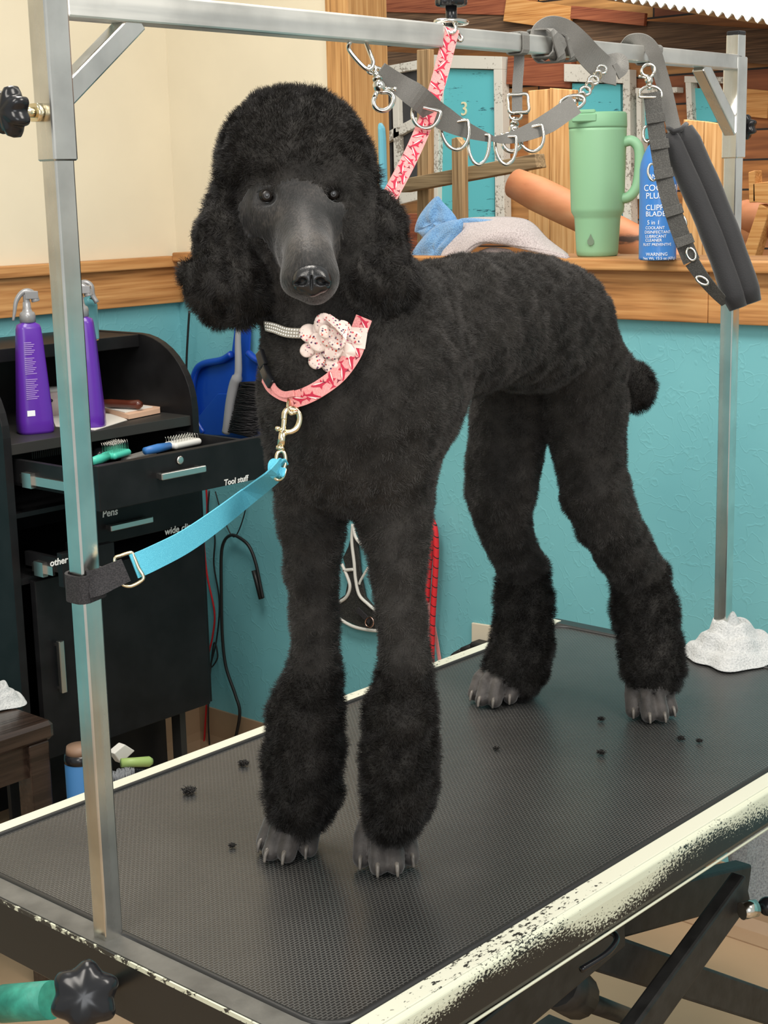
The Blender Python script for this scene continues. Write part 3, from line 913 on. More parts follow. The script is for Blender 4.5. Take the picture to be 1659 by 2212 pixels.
# fur strands, combed outwards with a soft curl
def fur(name, regs, dens, length, rad, curl, comb, freq=55, seed=1, mat='fur'):
    m = np.isin(fr, regs); F = VF[m]
    A_, B_, C_, D_ = (VP[F[:, i]] for i in range(4))
    ar = .5 * np.linalg.norm(np.cross(C_ - A_, D_ - B_), axis=1)
    r = np.random.default_rng(seed); N = int(ar.sum() * dens)
    pick = r.choice(len(F), N, p=ar / ar.sum()); u, v = r.random((2, N, 1))
    base = (A_[pick] * (1 - u) + B_[pick] * u) * (1 - v) + (D_[pick] * (1 - u) + C_[pick] * u) * v
    nn = VN[F[pick]]; nn = ((nn[:, 0] * (1 - u) + nn[:, 1] * u) * (1 - v) + (nn[:, 3] * (1 - u) + nn[:, 2] * u) * v); nn /= np.linalg.norm(nn, axis=1)[:, None]
    cl = np.stack([snoise(base, freq, 8, s) for s in (21, 22, 23)], 1)
    cl2 = np.stack([snoise(base, freq * 3.2, 8, s) for s in (31, 32, 33)], 1)
    cd_ = np.array(comb)
    d0 = nn + .35 * curl * cl + cd_ + r.normal(size=(N, 3)) * .22; d0 /= np.linalg.norm(d0, axis=1)[:, None]
    d1 = nn * .8 + curl * cl + .5 * curl * cl2 + 1.6 * cd_ + r.normal(size=(N, 3)) * .35; d1 /= np.linalg.norm(d1, axis=1)[:, None]
    L = (length * r.uniform(.55, 1.1, N) * (1 + .18 * snoise(base, 30, 8, 41)))[:, None]
    p0 = base - nn * .001; p1 = p0 + d0 * L * .38; p2 = p1 + (d0 * .5 + d1 * .5) * L * .34; p3 = p2 + d1 * L * .3
    pts = np.stack([p0, p1, p2, p3], 1).reshape(-1, 3) - np.array(DOG0)
    pts[:, 2] = np.maximum(pts[:, 2], .0006)
    hc = bpy.data.hair_curves.new(name); hc.add_curves([4] * N)
    hc.attributes['position'].data.foreach_set('vector', pts.astype(np.float32).ravel())
    ra = hc.attributes.get('radius') or hc.attributes.new('radius', 'FLOAT', 'POINT')
    ra.data.foreach_set('value', np.tile(np.array([1, .85, .6, .15]) * rad, N).astype(np.float32))
    hc.materials.append(M[mat])
    o = bpy.data.objects.new(name, hc); COL.objects.link(o); o.parent = dog
    return o


fur('body_fur', [0], 520000, .0062, .00016, .55, (.05, 0, -.12), 60, 1, 'short')
fur('leg_fur', [1], 560000, .0095, .00017, .45, (0, 0, -.10), 50, 2)['label'] = 'fluffy bracelets and tail pompom'
fur('topknot', [2], 620000, .0088, .00017, .50, (0, 0, .08), 55, 3)['label'] = 'rounded clipped topknot'
fur('ear_fur', [3], 640000, .0100, .00016, 1.0, (0, 0, -.35), 42, 4)['label'] = 'long wavy ear hair'

fur('face_fuzz', [4], 420000, .0022, .00010, .25, (-.3, -.3, -.6), 40, 6, 'greyfuzz')['label'] = 'short grey hair of the shaved face'
fur('paw_fuzz', [5], 420000, .0016, .00010, .25, (-.2, -.2, -.5), 40, 7, 'greyfuzz')['label'] = 'short grey hair of the clipped toes'
# eyes
M['eye'] = plain('dark_brown_eye', (.012, .009, .007, 1), .12, spec=.6)
M['iris'] = plain('brown_iris', (.014, .010, .008, 1), .3)
M['rim'] = plain('black_eyelid', (.006, .006, .006, 1), .3)
for x, y in ((576, 424), (720, 420)):
    P, n_ = hit(x, y); c = P + CF * .0046 + CU * .0015
    m = MB().ell(c, .0096, nu=28, nv=18); o = m.build('eye', M['eye'], dog)
    v = (CAM - c).normalized(); e1 = v.cross(Vector((0, 0, 1))).normalized(); e2 = e1.cross(v)
    ring = [c + v * .0058 + e1 * (.0098 * math.cos(t)) + e2 * (.0068 * math.sin(t)) - v * .0028 * abs(math.cos(t)) for t in [2 * math.pi * i / 24 for i in range(24)]]
    MB().tube(ring, .0019, 8, True).build('eyelid', M['rim'], o)
    MB().lathe(c, [(.0058 * math.sin(t) / math.sin(.62), .0097 * math.cos(t * 1.0)) for t in (.62, .5, .38, .26)], v, 24).build('iris', M['iris'], o)
# nose
M['nose'] = plain('wet_black_nose', (.012, .012, .013, 1), .22, bmp=.5, bs=900, spec=.6, dist=.0004)
M['nostril'] = plain('nostril_black', (.002, .002, .002, 1), .6)
P, n_ = hit(674, 594)
mz = (at_d(672, 588, 1.440) - at_d(645, 455, 1.535)).normalized()
c = at_d(674, 603, depth(P) + .006)
def small_field(c, half, h, ops):
    n = int(2 * half / h) + 1; g = np.linspace(-half, half, n); X_, Y_, Z_ = np.meshgrid(g, g, g, indexing='ij'); F = np.full(X_.shape, 1.0)
    for (cx_, cy_, cz_, rx, ry, rz, k, sub) in ops:
        q = np.sqrt(((X_ - cx_) / rx) ** 2 + ((Y_ - cy_) / ry) ** 2 + ((Z_ - cz_) / rz) ** 2); d = (q - 1) * min(rx, ry, rz)
        if sub:
            hh = np.clip(.5 - .5 * (F + d) / k, 0, 1); F = F * (1 - hh) - d * hh + k * hh * (1 - hh)
        else:
            hh = np.clip(.5 + .5 * (F - d) / k, 0, 1); F = F * (1 - hh) + d * hh - k * hh * (1 - hh)
    P_, Q_, _a = surface_nets(F); P_ = -half + P_ * h
    return [c + CR * p[0] + CU * p[1] + CF * p[2] for p in vsmooth(P_, Q_, 2)], [tuple(int(i) for i in f) for f in Q_]
u = .001
vs, fs = small_field(c, .026, .0008, [(0, 1 * u, 0, 17 * u, 13.5 * u, 14 * u, .004, 0), (-9 * u, -3 * u, -2 * u, 9 * u, 10 * u, 11 * u, .004, 0), (9 * u, -3 * u, -2 * u, 9 * u, 10 * u, 11 * u, .004, 0),
    (0, -8 * u, -2 * u, 8 * u, 9 * u, 9 * u, .004, 0), (0, -9 * u, -12 * u, .9 * u, 12 * u, 2.2 * u, .0015, 1),
    (-8.5 * u, -4 * u, -12.5 * u, 4.4 * u, 3.6 * u, 5 * u, .0015, 1), (8.5 * u, -4 * u, -12.5 * u, 4.4 * u, 3.6 * u, 5 * u, .0015, 1),
    (-14 * u, -5.5 * u, -9 * u, 5 * u, 1.4 * u, 5 * u, .0015, 1), (14 * u, -5.5 * u, -9 * u, 5 * u, 1.4 * u, 5 * u, .0015, 1)])
o = MB().add(vs, fs, True).build('nose', M['nose'], dog)
# claws
M['claw'] = plain('grey_horn_claw', (.14, .125, .11, 1), .3, var=.4, vs=120)
for q in CLAWS:
    pts = smooth_path([tuple(p) for p in q], 4); n = len(pts)
    MB().tube(pts, .003, 8, rs=[.0033 * (1 - .55 * i / (n - 1)) for i in range(n)]).build('claw', M['claw'], dog)

# ------------------------------------------------------------------ grooming table
def matmat():
    m, nt, b = nodes('ribbed_black_rubber')
    br = nd(nt, 'ShaderNodeTexBrick', i_Scale=1.0, i_Mortar_Size=.0009, i_Mortar_Smooth=.6, i_Brick_Width=.0062, i_Row_Height=.0036)
    br.offset = .5
    nt.links.new(coords(nt, rot=(0, 0, 0)), br.inputs['Vector'])
    n = nd(nt, 'ShaderNodeTexNoise', i_Scale=6.0, i_Detail=4.0); nt.links.new(coords(nt), n.inputs['Vector'])
    mx = nt.nodes.new('ShaderNodeMix'); mx.data_type = 'RGBA'; nt.links.new(br.outputs['Fac'], mx.inputs[0])
    mx.inputs[6].default_value = (.012, .012, .012, 1); nt.links.new(ramp(nt, n.outputs[0], [(.3, (.065, .063, .06)), (.7, (.11, .106, .10))]), mx.inputs[7])  # paler ridge colour paints in the gloss along the ribs
    nt.links.new(mx.outputs[2], b.inputs['Base Color'])
    b.inputs['Roughness'].default_value = .32; b.inputs['Specular IOR Level'].default_value = .75
    bump(nt, b, br.outputs['Fac'], .8, .0012)
    return m


M['mat'] = matmat()
M['rubber'] = plain('smooth_black_rubber', (.018, .018, .018, 1), .4)
tb = empty('grooming_table', (.58, 0, 0), 'long grooming table with ribbed black rubber top and chipped white edge on a scissor lift', 'table')
X0, X1, YA = .012, 1.175, .296


def rrect(x0, x1, y0, y1, r, z, n=6):
    out = []
    for cx_, cy_, a0 in ((x1 - r, y1 - r, 0), (x0 + r, y1 - r, 90), (x0 + r, y0 + r, 180), (x1 - r, y0 + r, 270)):
        for i in range(n + 1):
            a = math.radians(a0 + 90 * i / n); out.append(Vector((cx_ + r * math.cos(a), cy_ + r * math.sin(a), z)))
    return out


MB().prism(rrect(X0 + .004, X1 - .004, -YA + .004, YA - .004, .03, T - .012), (0, 0, .012)).build('rubber_mat', M['mat'], tb)
MB().tube([p for p in rrect(X0, X1, -YA, YA, .034, T - .001)], .0045, 8, True).build('mat_border', M['rubber'], tb)
MB().prism(rrect(-.015, 1.205, -.305, .305, .03, T - .045), (0, 0, .032)).build('deck', M['black_metal'], tb)
M['edge_long'] = worn('chipped_white_edge', srgb(212, 214, 192), (.012, .012, .012, 1), .99, 400, (.6, 1, 1), -.050 + T, T + .002, big=9)
M['edge_top'] = worn('chipped_white_top_strip', srgb(214, 214, 196), (.02, .02, .018, 1), .72, 190, (.5, 1, 1), big=4)
M['edge_far'] = worn('far_white_edge', srgb(214, 214, 196), (.03, .03, .028, 1), .70, 200, (.5, 1, 1), big=7)
M['edge_short'] = worn('grey_edge_with_white_flecks', srgb(226, 228, 206), (.014, .014, .014, 1), 1.34, 150, (1, .5, 1), big=6)
# near long rail: top strip and rounded side
prof = [(-.305, 0.0), (-.322, .0), (-.3265, -.004), (-.3275, -.012), (-.3275, -.042), (-.325, -.049), (-.319, -.052), (-.303, -.052)]
xs0, xs1 = -.006, 1.20
MB().prism([(xs0, y, T + z) for y, z in prof], (xs1 - xs0, 0, 0)).build('long_rail', M['edge_long'], tb, bevel=.0015)
MB().box(xs0, xs1, -.3215, -.300, T - .003, T + .0012).build('top_strip', M['edge_top'], tb, bevel=.0008)
MB().prism([(xs0, -y, T + z) for y, z in prof][::-1], (xs1 - xs0, 0, 0)).build('long_rail', M['edge_far'], tb, bevel=.0015)
MB().box(xs0, xs1, .300, .3215, T - .003, T + .0012).build('top_strip', M['edge_far'], tb, bevel=.0008)
MB().rbox((-.006, 0, T - .034), (0, .322, 0), (.0155, 0, 0), (0, 0, .034), .006).build('short_rail', M['edge_short'], tb)
MB().box(-.0215, -.0195, -.30, .31, T - .004, T + .0006).build('paint_remnant', worn('white_paint_remnant', srgb(212, 214, 192), (.03, .03, .028, 1), .90, 120, (1, .7, 1), big=9), tb)
MB().box(-.018, .010, -.30, .30, T - .003, T + .0008).build('top_strip', plain('worn_grey_strip', (.10, .098, .088, 1), .45, var=.3, vs=30, bmp=.2, bs=200), tb, bevel=.0005)
MB().rbox((1.198, 0, T - .030), (0, .322, 0), (.0155, 0, 0), (0, 0, .030), .006).build('short_rail', M['edge_short'], tb)
MB().tube([Vector((xs0, -.3265, T - .0505)), Vector((xs1, -.3265, T - .0505))], .0016, 8).build('rail_lip', plain('pale_rail_lip', srgb(206, 208, 186), .4), tb)
# scissor lift
def lift(name, a, b_, w_, h_, Ya, Yb=None):
    MB().beam(at_y(a[0], a[1], Ya), at_y(b_[0], b_[1], Yb if Yb is not None else Ya), w_, h_, (0, 1, 0), .004).build(name, M['black_metal'], tb)
lift('lift_arm', (1602, 1915), (1330, 2290), .05, .022, -.215)
lift('lift_arm', (1335, 1995), (1010, 2262), .055, .022, -.205)
lift('lift_arm', (1270, 2046), (1720, 2196), .05, .025, -.16)
lift('upper_rail', (1180, 2010), (1600, 1905), .060, .03, -.13)
lift('lift_arm', (1500, 1880), (1300, 1960), .055, .025, .02)
lift('base_rail', (1140, 2330), (1800, 2420), .05, .03, .0)
m = MB(); m.cyl(at_y(1225, 2148, -.16), at_y(1400, 2212, .02), .013); m.cyl(at_y(1196, 2120, -.17), at_y(1245, 2150, -.15), .030)
m.build('lift_cylinder', M['black_metal'], tb)
p = at_y(1602, 1968, -.235)
m = MB().cyl(p, p + Vector((.02, -.01, 0)), .012); m.build('pivot_pin', M['chrome'], tb)
p = p + Vector((.038, -.018, -.002)); MB().ell(p, .013).build('pivot_knob', M['black_plastic'], tb)
for s_ in (-1, 1): MB().rbox((.60, .24 * s_, .03), (.52, 0, 0), (0, .03, 0), (0, 0, .03), .006).build('base_frame', M['black_metal'], tb)
for x_ in (.10, 1.08): MB().rbox((x_, 0, .025), (.03, 0, 0), (0, .24, 0), (0, 0, .025), .006).build('base_frame', M['black_metal'], tb)
MB().beam((1.05, .2, .05), (.10, .2, T - .06), .03, .03).build('lift_arm', M['black_metal'], tb)
MB().beam((.10, .0, .05), (.82, .0, T - .06), .03, .03).build('lift_arm', M['black_metal'], tb)
MB().tube(path_d([(1255, 2095, 1.62), (1310, 2060, 1.64), (1332, 2030, 1.66), (1318, 2015, 1.68), (1280, 2035, 1.7)]), .0035, 8).build('power_lead', M['black_plastic'], tb)
# clamp knob below the near post
def lobed_knob(c, axis, r, th, parent, name='knob', lobes=7, lob=.13):
    axis = Vector(axis).normalized(); c = Vector(c)
    prof = [(r * .35, 0), (r * .85, th * .02), (r * .98, th * .15), (r, th * .5), (r * .93, th * .82), (r * .7, th * .97), (r * .2, th * 1.08), (.0001, th * 1.08)]
    return MB().lathe(c, prof, axis, 70, lobes=lobes, lob=lob).build(name, M['black_plastic'], parent)
# ------------------------------------------------------------------ overhead arm
s = .0211; s2 = .0262; HB = .8894; D = 1.21
arm = empty('overhead_grooming_arm', (0, 0, T), 'square steel tube gantry spanning the grooming table from end to end', 'grooming arm')
zs = at_y(140, 348, 0).z
m = MB().rbox((0, 0, (T - .001 + T + HB - .02) / 2), (s / 2, 0, 0), (0, s / 2, 0), (0, 0, (HB - .02) / 2), .0018); m.build('post', M['steel'], arm)
MB().rbox((0, 0, (zs + T + HB + .06) / 2), (s2 / 2, 0, 0), (0, s2 / 2, 0), (0, 0, (T + HB + .06 - zs) / 2), .0022).build('post_sleeve', M['steel'], arm)
zr = at_y(1584, 342, 0).z; ztop = at_y(1590, 75, 0).z
MB().rbox((D, 0, (T + ztop) / 2), (s / 2, 0, 0), (0, s / 2, 0), (0, 0, (ztop - T) / 2), .0018).build('post', M['steel'], arm)
MB().rbox((D, 0, (zr + T + HB + .008) / 2), (s2 / 2, 0, 0), (0, s2 / 2, 0), (0, 0, (T + HB + .008 - zr) / 2), .0022).build('post_sleeve', M['steel'], arm)
MB().rbox((D, 0, ztop + .002), (s / 2, 0, 0), (0, s / 2, 0), (0, 0, .003), .002).build('end_cap', M['black_plastic'], arm)
xj = at_y(940, 80, 0).x
MB().rbox(((.012 + xj) / 2, 0, T + HB), (0, s2 / 2, 0), (0, 0, s2 / 2), ((xj - .012) / 2, 0, 0), .0022).build('crossbar_sleeve', M['steel_x'], arm)
MB().rbox(((xj - .02 + D) / 2, 0, T + HB), (0, s / 2, 0), (0, 0, s / 2), ((D - xj + .02) / 2, 0, 0), .0018).build('crossbar', M['steel_x'], arm)
q0, q1 = at_y(150, 222, 0), at_y(290, 52, 0)
MB().beam((.002, 0, q0.z), (q1.x, 0, T + HB - .010), s * .95, s * .9, (0, 1, 0), .0018).build('brace', M['steel'], arm)
q1 = at_y(1512, 142, 0); q0 = at_y(1580, 285, 0)
MB().beam((q1.x, 0, T + HB - .008), (D - .004, 0, q0.z), s * .95, s * .9, (0, 1, 0), .0018).build('brace', M['steel'], arm)
kz = at_y(100, 243, 0).z
k = lobed_knob((-.036, .004, kz), (-1, 0, 0), .0200, .018, arm)
MB().cyl((-.036, .004, kz), (-.013, .004, kz), .0045).cyl((-.020, .004, kz), (-.013, .004, kz), .009, n=6).build('threaded_stud', M['brass'], k)
k = lobed_knob((D + .022, -.002, at_y(1612, 275, 0).z), (1, 0, 0), .0165, .016, arm)
kx = at_y(975, 40, 0).x
k = lobed_knob((kx, 0, T + HB + .034), (0, 0, 1), .0175, .012, arm, lobes=8, lob=.06)
MB().cyl((kx, 0, T + HB + .010), (kx, 0, T + HB + .036), .0065).build('threaded_stud', M['black_plastic'], k)
m = MB()
m.tube(smooth_path([(kx + .022 * math.cos(t), .014 * math.sin(t), T + HB + .017) for t in [i * math.pi / 5 for i in range(10)]], 4, True), .0028, 8, True)
m.build('eye_ring', M['chrome'], arm)
# lower clamp with green wrapped handle
cl = empty('clamp_handle', (-.03, 0, T - .06), 'black star knob clamping the near gantry post under the table edge', 'clamp')
c0 = at_d(262, 2140, 1.37); ax_ = (at_d(190, 2150, 1.24) - c0).normalized()
kc = at_d(186, 2150, 1.29)
lobed_knob(kc, (kc - at_x(230, 2130, -.02)).normalized(), .027, .026, cl, lobes=6, lob=.10)
MB().cyl(kc, at_x(240, 2128, -.018), .007).build('threaded_stud', M['brass'], cl)
gh = empty('wrapped_handle', at_d(40, 2160, 1.33), 'turquoise taped handle at the lower left corner beside the star knob', 'handle')
M['tape'] = plain('turquoise_tape', srgb(46, 132, 114), .5, var=.25, vs=90, bmp=.4, bs=150)
MB().cyl(at_d(8, 2168, 1.36), at_d(112, 2160, 1.33), .0165, n=24).build('tape_wrap', M['tape'], gh)
MB().cyl(at_d(-60, 2172, 1.38), at_d(10, 2167, 1.36), .0140, n=24).build('tube', M['black_plastic'], gh)
# hair tufts lying on the mat
k = 0
for (x, y, r, lab) in [(408, 1712, 17, 'largest black hair clump on the mat, near the far edge left of the dog'), (526, 1652, 13, 'wispy hair tuft on the mat left of the front bracelet'),
                       (502, 1828, 9, 'small hair tuft on the mat just left of the front claws'), (1299, 1555, 9, 'small hair tuft between the two hind paws'),
                       (1299, 1628, 11, 'round hair tuft on the mat below the hind paws'), (1471, 1597, 10, 'hair tuft in front of the outer hind paw'),
                       (1511, 1602, 8, 'hair tuft right of the outer hind paw, the smaller of a close pair'), (1072, 1618, 8, 'faint hair wisp on the mat between the front and hind legs, alone')]:
    c = at_z(x, y, .002); R_ = r * depth(c) / FPX; rnd = random.Random(x); m = MB()
    for i in range(260 if r > 12 else 170):
        a = rnd.uniform(0, 6.28); q = R_ * math.sqrt(rnd.random()) * .7; p = c + Vector((math.cos(a) * q, math.sin(a) * q, rnd.uniform(0, R_ * .55)))
        a2 = rnd.uniform(0, 6.28); v = Vector((math.cos(a2), math.sin(a2), rnd.uniform(-.2, .5))) * R_ * .5
        v2 = Vector((-v.y, v.x, v.z * .4))
        m.tube([p, p + v * .5 + v2 * .2, p + v * .6 + v2 * .6], .00035, 3)
    for v_i in range(len(m.v)): m.v[v_i] = (m.v[v_i][0], m.v[v_i][1], max(m.v[v_i][2], T + .0003))
    tag(m.build('hair_tuft', M['fur']), lab, 'hair', 'clipped hair tufts on the mat'); k += 1
# white towel at the far corner
def terry(name, col, col2):
    m, nt, b = nodes(name)
    n = nd(nt, 'ShaderNodeTexNoise', i_Scale=320.0, i_Detail=4.0); nt.links.new(coords(nt), n.inputs['Vector'])
    nt.links.new(ramp(nt, n.outputs[0], [(.3, col2), (.6, col)]), b.inputs['Base Color'])
    b.inputs['Roughness'].default_value = .95; b.inputs['Sheen Weight'].default_value = .4; bump(nt, b, n.outputs[0], .9, .003)
    return m
M['white_terry'] = terry('white_terry_towel', srgb(206, 207, 206), srgb(180, 182, 182))
M['grey_terry'] = terry('grey_terry_towel', srgb(198, 186, 186), srgb(160, 148, 148))
M['blue_terry'] = terry('blue_microfibre', srgb(118, 164, 208), srgb(88, 134, 184))


def cloth_heap(name, mat, c, rx, ry, h, seed, label, folds=5, peak=(0, 0), cat='towel', pw=1.3, rows=26, n=72):
    rnd = random.Random(seed); ph = [rnd.uniform(0, 6.28) for _ in range(6)]; c = Vector(c); vs = [c + Vector((peak[0], peak[1], h))]
    for k in range(1, rows + 1):
        t = k / rows
        for i in range(n):
            a = 2 * math.pi * i / n
            w_ = 1 + .10 * math.sin(folds * a + ph[0] + t * 2) * t + .05 * math.sin(2 * folds * a + ph[1]) * t
            z = h * (1 - t ** pw) + .010 * math.sin(t * 24 + 1.5 * math.sin(a + ph[2]) + ph[3]) * (1 - t) + .005 * math.sin(folds * a * 1.0 + t * 9 + ph[4]) * t * (1 - t) * 3
            px_, py_ = peak[0] * (1 - t), peak[1] * (1 - t)
            vs.append(c + Vector((px_ + rx * t * w_ * math.cos(a), py_ + ry * t * w_ * math.sin(a), max(z, 0.0008))))
    b0 = len(vs); vs.append(c.copy())
    fs = [(0, 1 + i, 1 + (i + 1) % n) for i in range(n)]
    for k in range(rows - 1):
        for i in range(n):
            j = (i + 1) % n; fs.append((1 + k * n + i, 1 + (k + 1) * n + i, 1 + (k + 1) * n + j, 1 + k * n + j))
    fs += [(b0, 1 + (rows - 1) * n + (i + 1) % n, 1 + (rows - 1) * n + i) for i in range(n)]
    o = MB().add(vs, fs, True).build(name, mat, sub=1)
    return tag(o, label, cat)


cloth_heap('towel', M['white_terry'], at_z(1590, 1416, .001) , .088, .075, .058, 5, 'white terry towel crumpled on the far right corner of the grooming table', 4, (.018, .03))

# ------------------------------------------------------------------ straps, rings and hooks
def bar_d(x): return depth(at_y(x, 60 + .0869 * (x - 700), 0))


def tearloop(mb, lst, r, n=8, closed=True):
    mb.tube(path_d(lst, n, closed), r, 10, closed); return mb


def dring(px, py, d, rx, ry, parent, mat=None, rot=0.0, r=.0021, name='d_ring'):
    """D-shaped ring, flat side up"""
    pts = []
    for i in range(17):
        a = math.pi + math.pi * i / 16; pts.append((rx * math.cos(a), ry * .5 + (ry * 1.5) * math.sin(a)))
    pts += [(rx, ry * .9), (rx * .8, ry), (0, ry), (-rx * .8, ry), (-rx, ry * .9)]
    c, s_ = math.cos(rot), math.sin(rot)
    P = [tuple(at_d(px + x * c - y * s_, py - (x * s_ + y * c), d)) for x, y in pts]
    return MB().tube(smooth_path(P, 3, True), r, 9, True).build(name, mat or M['chrome'], parent)


def ring(px, py, d, rx, ry, parent, mat=None, rot=0.0, r=.0022, name='ring'):
    c, s_ = math.cos(rot), math.sin(rot)
    P = [at_d(px + rx * math.cos(a) * c - ry * math.sin(a) * s_, py - rx * math.cos(a) * s_ - ry * math.sin(a) * c, d) for a in [2 * math.pi * i / 32 for i in range(32)]]
    return MB().tube(P, r, 9, True).build(name, mat or M['chrome'], parent)


def trigger_snap(x0, y0, x1, y1, d, parent, mat, lever=-1):
    """swivel snap hook from its swivel (x0,y0) to the tip of its hook (x1,y1)"""
    L = math.hypot(x1 - x0, y1 - y0); ux, uy = (x1 - x0) / L, (y1 - y0) / L; vx, vy = -uy, ux
    def q(a, b, dd=0): return at_d(x0 + ux * a * L + vx * b * L, y0 + uy * a * L + vy * b * L, d + dd)
    m = MB(); k = L * d / FPX
    m.cyl(q(-.02, 0), q(.10, 0), k * .10, k * .07); m.cyl(q(.10, 0), q(.18, 0), k * .13, k * .13)
    m.tube([q(.18, 0), q(.28, .02), q(.40, .0), q(.52, -.04)], k * .1, 12, rs=[k * .10, k * .16, k * .17, k * .09])
    hook = [(.50, .02), (.56, -.16), (.70, -.25), (.86, -.20), (.98, -.02), (.96, .16), (.84, .27), (.68, .27), (.58, .20)]
    m.tube(smooth_path([tuple(q(a, b)) for a, b in hook], 4), k * .065, 10)
    m.tube([q(.44, .06), q(.52, .16), q(.60, .22)], k * .065, 10)
    m.cyl(q(.40, 0), q(.52, .30 * lever), k * .045); m.cyl(q(.52, .30 * lever), q(.55, .40 * lever), k * .06)
    m.ell(q(.30, 0, -k * .15), k * .05)
    return m.build('trigger_snap', mat, parent)


def carabiner(pts, d0, d1, parent, r=.0024):
    n = len(pts); m = MB()
    m.tube(path_d([(x, y, d0 + (d1 - d0) * i / (n - 1)) for i, (x, y) in enumerate(pts)], 6, True), r, 10, True)
    return m.build('carabiner', M['chrome'], parent)


# --- grey belly sling with D rings, hung from the crossbar
d1 = bar_d(790); d2 = bar_d(1300)
sl = empty('ring_strap', at_y(1060, 100, 0), 'grey webbing strap with a row of steel D rings sagging under the crossbar', 'strap')
A_ = smooth_path([(822, 150, d1), (862, 182, d1 + .02), (905, 212, d1 + .03), (950, 250, d1 + .07), (1005, 280, d1 + .10), (1062, 300, d1 + .14)], 6)
Pp = [at_d(*p) for p in A_]
W_ = [.016 + .010 * min(1, i / 10) for i in range(len(Pp))]; W_ = [w_ * (1 - .75 * max(0, (i - len(Pp) * .62) / (len(Pp) * .38))) for i, w_ in enumerate(W_)]
MB().ribbon(Pp, cam_wd(Pp), W_, .0022).build('webbing', M['grey_strap'], sl)
A_ = smooth_path([(1062, 300, d1 + .14), (1090, 300, d1 + .155), (1130, 290, d1 + .17), (1180, 268, d1 + .19), (1222, 240, d1 + .21), (1243, 226, d1 + .22)], 6)
Pp = [at_d(*p) for p in A_]; n = len(Pp)
MB().ribbon(Pp, cam_wd(Pp), [.005 + .019 * min(1, (i / (n * .6))) for i in range(n)], .0022).build('webbing', M['grey_strap'], sl)
for (x, y, dd, rx, ry, rt) in [(918, 250, .04, 30, 22, -.25), (985, 288, .085, 30, 30, .15), (1034, 318, .125, 23, 32, .0), (1093, 320, .155, 23, 30, .05), (1149, 296, .175, 28, 26, .25)]:
    dring(x, y + 5, d1 + dd + .003, rx, ry, sl, rot=rt)
ring(1236, 222, d1 + .225, 27, 15, sl, rot=.25)
carabiner([(757, 86), (753, 104), (768, 126), (790, 148), (801, 148), (806, 134), (798, 112), (790, 88), (788, 60), (770, 40), (756, 60)], d1 - .014, d1 + .012, sl)
ring(803, 150, d1, 9, 9, sl, r=.0018)
ring(812, 152, d1 + .003, 10, 6, sl, r=.0018)
trigger_snap(812, 158, 836, 238, d1, sl, M['chrome'])
trigger_snap(1252, 212, 1216, 238, d1 + .24, sl, M['chrome'])
m = MB()
for i in range(6):
    t = i / 5; P = at_d(1256 + 44 * t, 208 - 58 * t, d1 + .235 + .03 * t)
    a = .6 if i % 2 else -.3
    m.tube([P + (CR * (math.cos(b) * .0075 * .8) + CU * (math.sin(b) * .0075 * .8)) * (1 if i % 2 else .7) + CF * (.003 * math.sin(b) * (1 if i % 2 else -1)) for b in [2 * math.pi * k / 16 for k in range(16)]], .0019, 8, True)
m.build('chain_link', M['chrome'], sl)
# knotted strap wrapped on the bar
d3 = bar_d(1195)
kn = empty('knotted_strap', at_y(1195, 90, 0), 'grey strap knotted round the crossbar with a loose loop drooping to the right', 'strap')
def dstrap(lst, width, parent, name='webbing', mat='grey_strap', tilt=0, th=.002, n=8):
    Pp = path_d(lst, n); return MB().ribbon(Pp, cam_wd(Pp, tilt), width, th).build(name, M[mat], parent)
B0 = at_y(1195, 92, 0)
def wrap(xc, wd_, off, lean, parent, name='wrap'):
    m = MB(); hw = .0105 + off; pts = []
    for a in range(0, 361, 15):
        t = math.radians(a); y = max(-1, min(1, 1.25 * math.cos(t))) * hw; z = max(-1, min(1, 1.25 * math.sin(t))) * hw
        pts.append(Vector((xc + lean * math.sin(t) * .01, y, T + HB + z)))
    m.ribbon(pts, [Vector((1, 0, 0))] * len(pts), wd_, .002)
    return m.build(name, M['grey_strap'], parent)
x_ = B0.x
wrap(x_ - .006, .022, .003, 1.2, kn); wrap(x_ + .018, .018, .0055, -1.0, kn); wrap(x_ - .016, .014, .008, -1.4, kn)
dstrap([(1160, 92, d3 - .02), (1166, 68, d3 - .025), (1190, 56, d3 - .02), (1222, 66, d3 - .01), (1250, 92, d3), (1276, 122, d3 + .02), (1305, 148, d3 + .04), (1330, 156, d3 + .05)], [.019 + .0003 * i for i in range(57)], kn, tilt=[.5 - .018 * i for i in range(57)])
dstrap([(1330, 156, d3 + .05), (1341, 146, d3 + .055), (1338, 132, d3 + .06), (1318, 134, d3 + .07), (1300, 142, d3 + .075)], .020, kn, tilt=.3)
# drop strap with slider buckle and snap
d4 = bar_d(1118) + .01
ds = empty('drop_strap', at_y(1118, 110, 0), 'short grey strap with a square slider buckle and swivel snap hanging straight down', 'strap')
dstrap([(1122, 100, d4), (1121, 140, d4), (1118, 180, d4), (1117, 215, d4), (1117, 240, d4)], .0125, ds)
wrap(at_y(1118, 100, 0).x, .0125, .002, 0, ds)
sq = [(1098, 206), (1138, 204), (1141, 240), (1101, 242)]
MB().tube(smooth_path([tuple(at_d(*p, d4 - .003)) for p in (sq[0], (1118, 204), sq[1], (1141, 222), sq[2], (1120, 242), sq[3], (1098, 224))], 5, True), .0019, 8, True).build('slider_buckle', M['chrome'], ds)
ring(1114, 250, d4, 13, 9, ds, r=.0016)
trigger_snap(1113, 256, 1106, 328, d4 + .01, ds, M['chrome'], 1)

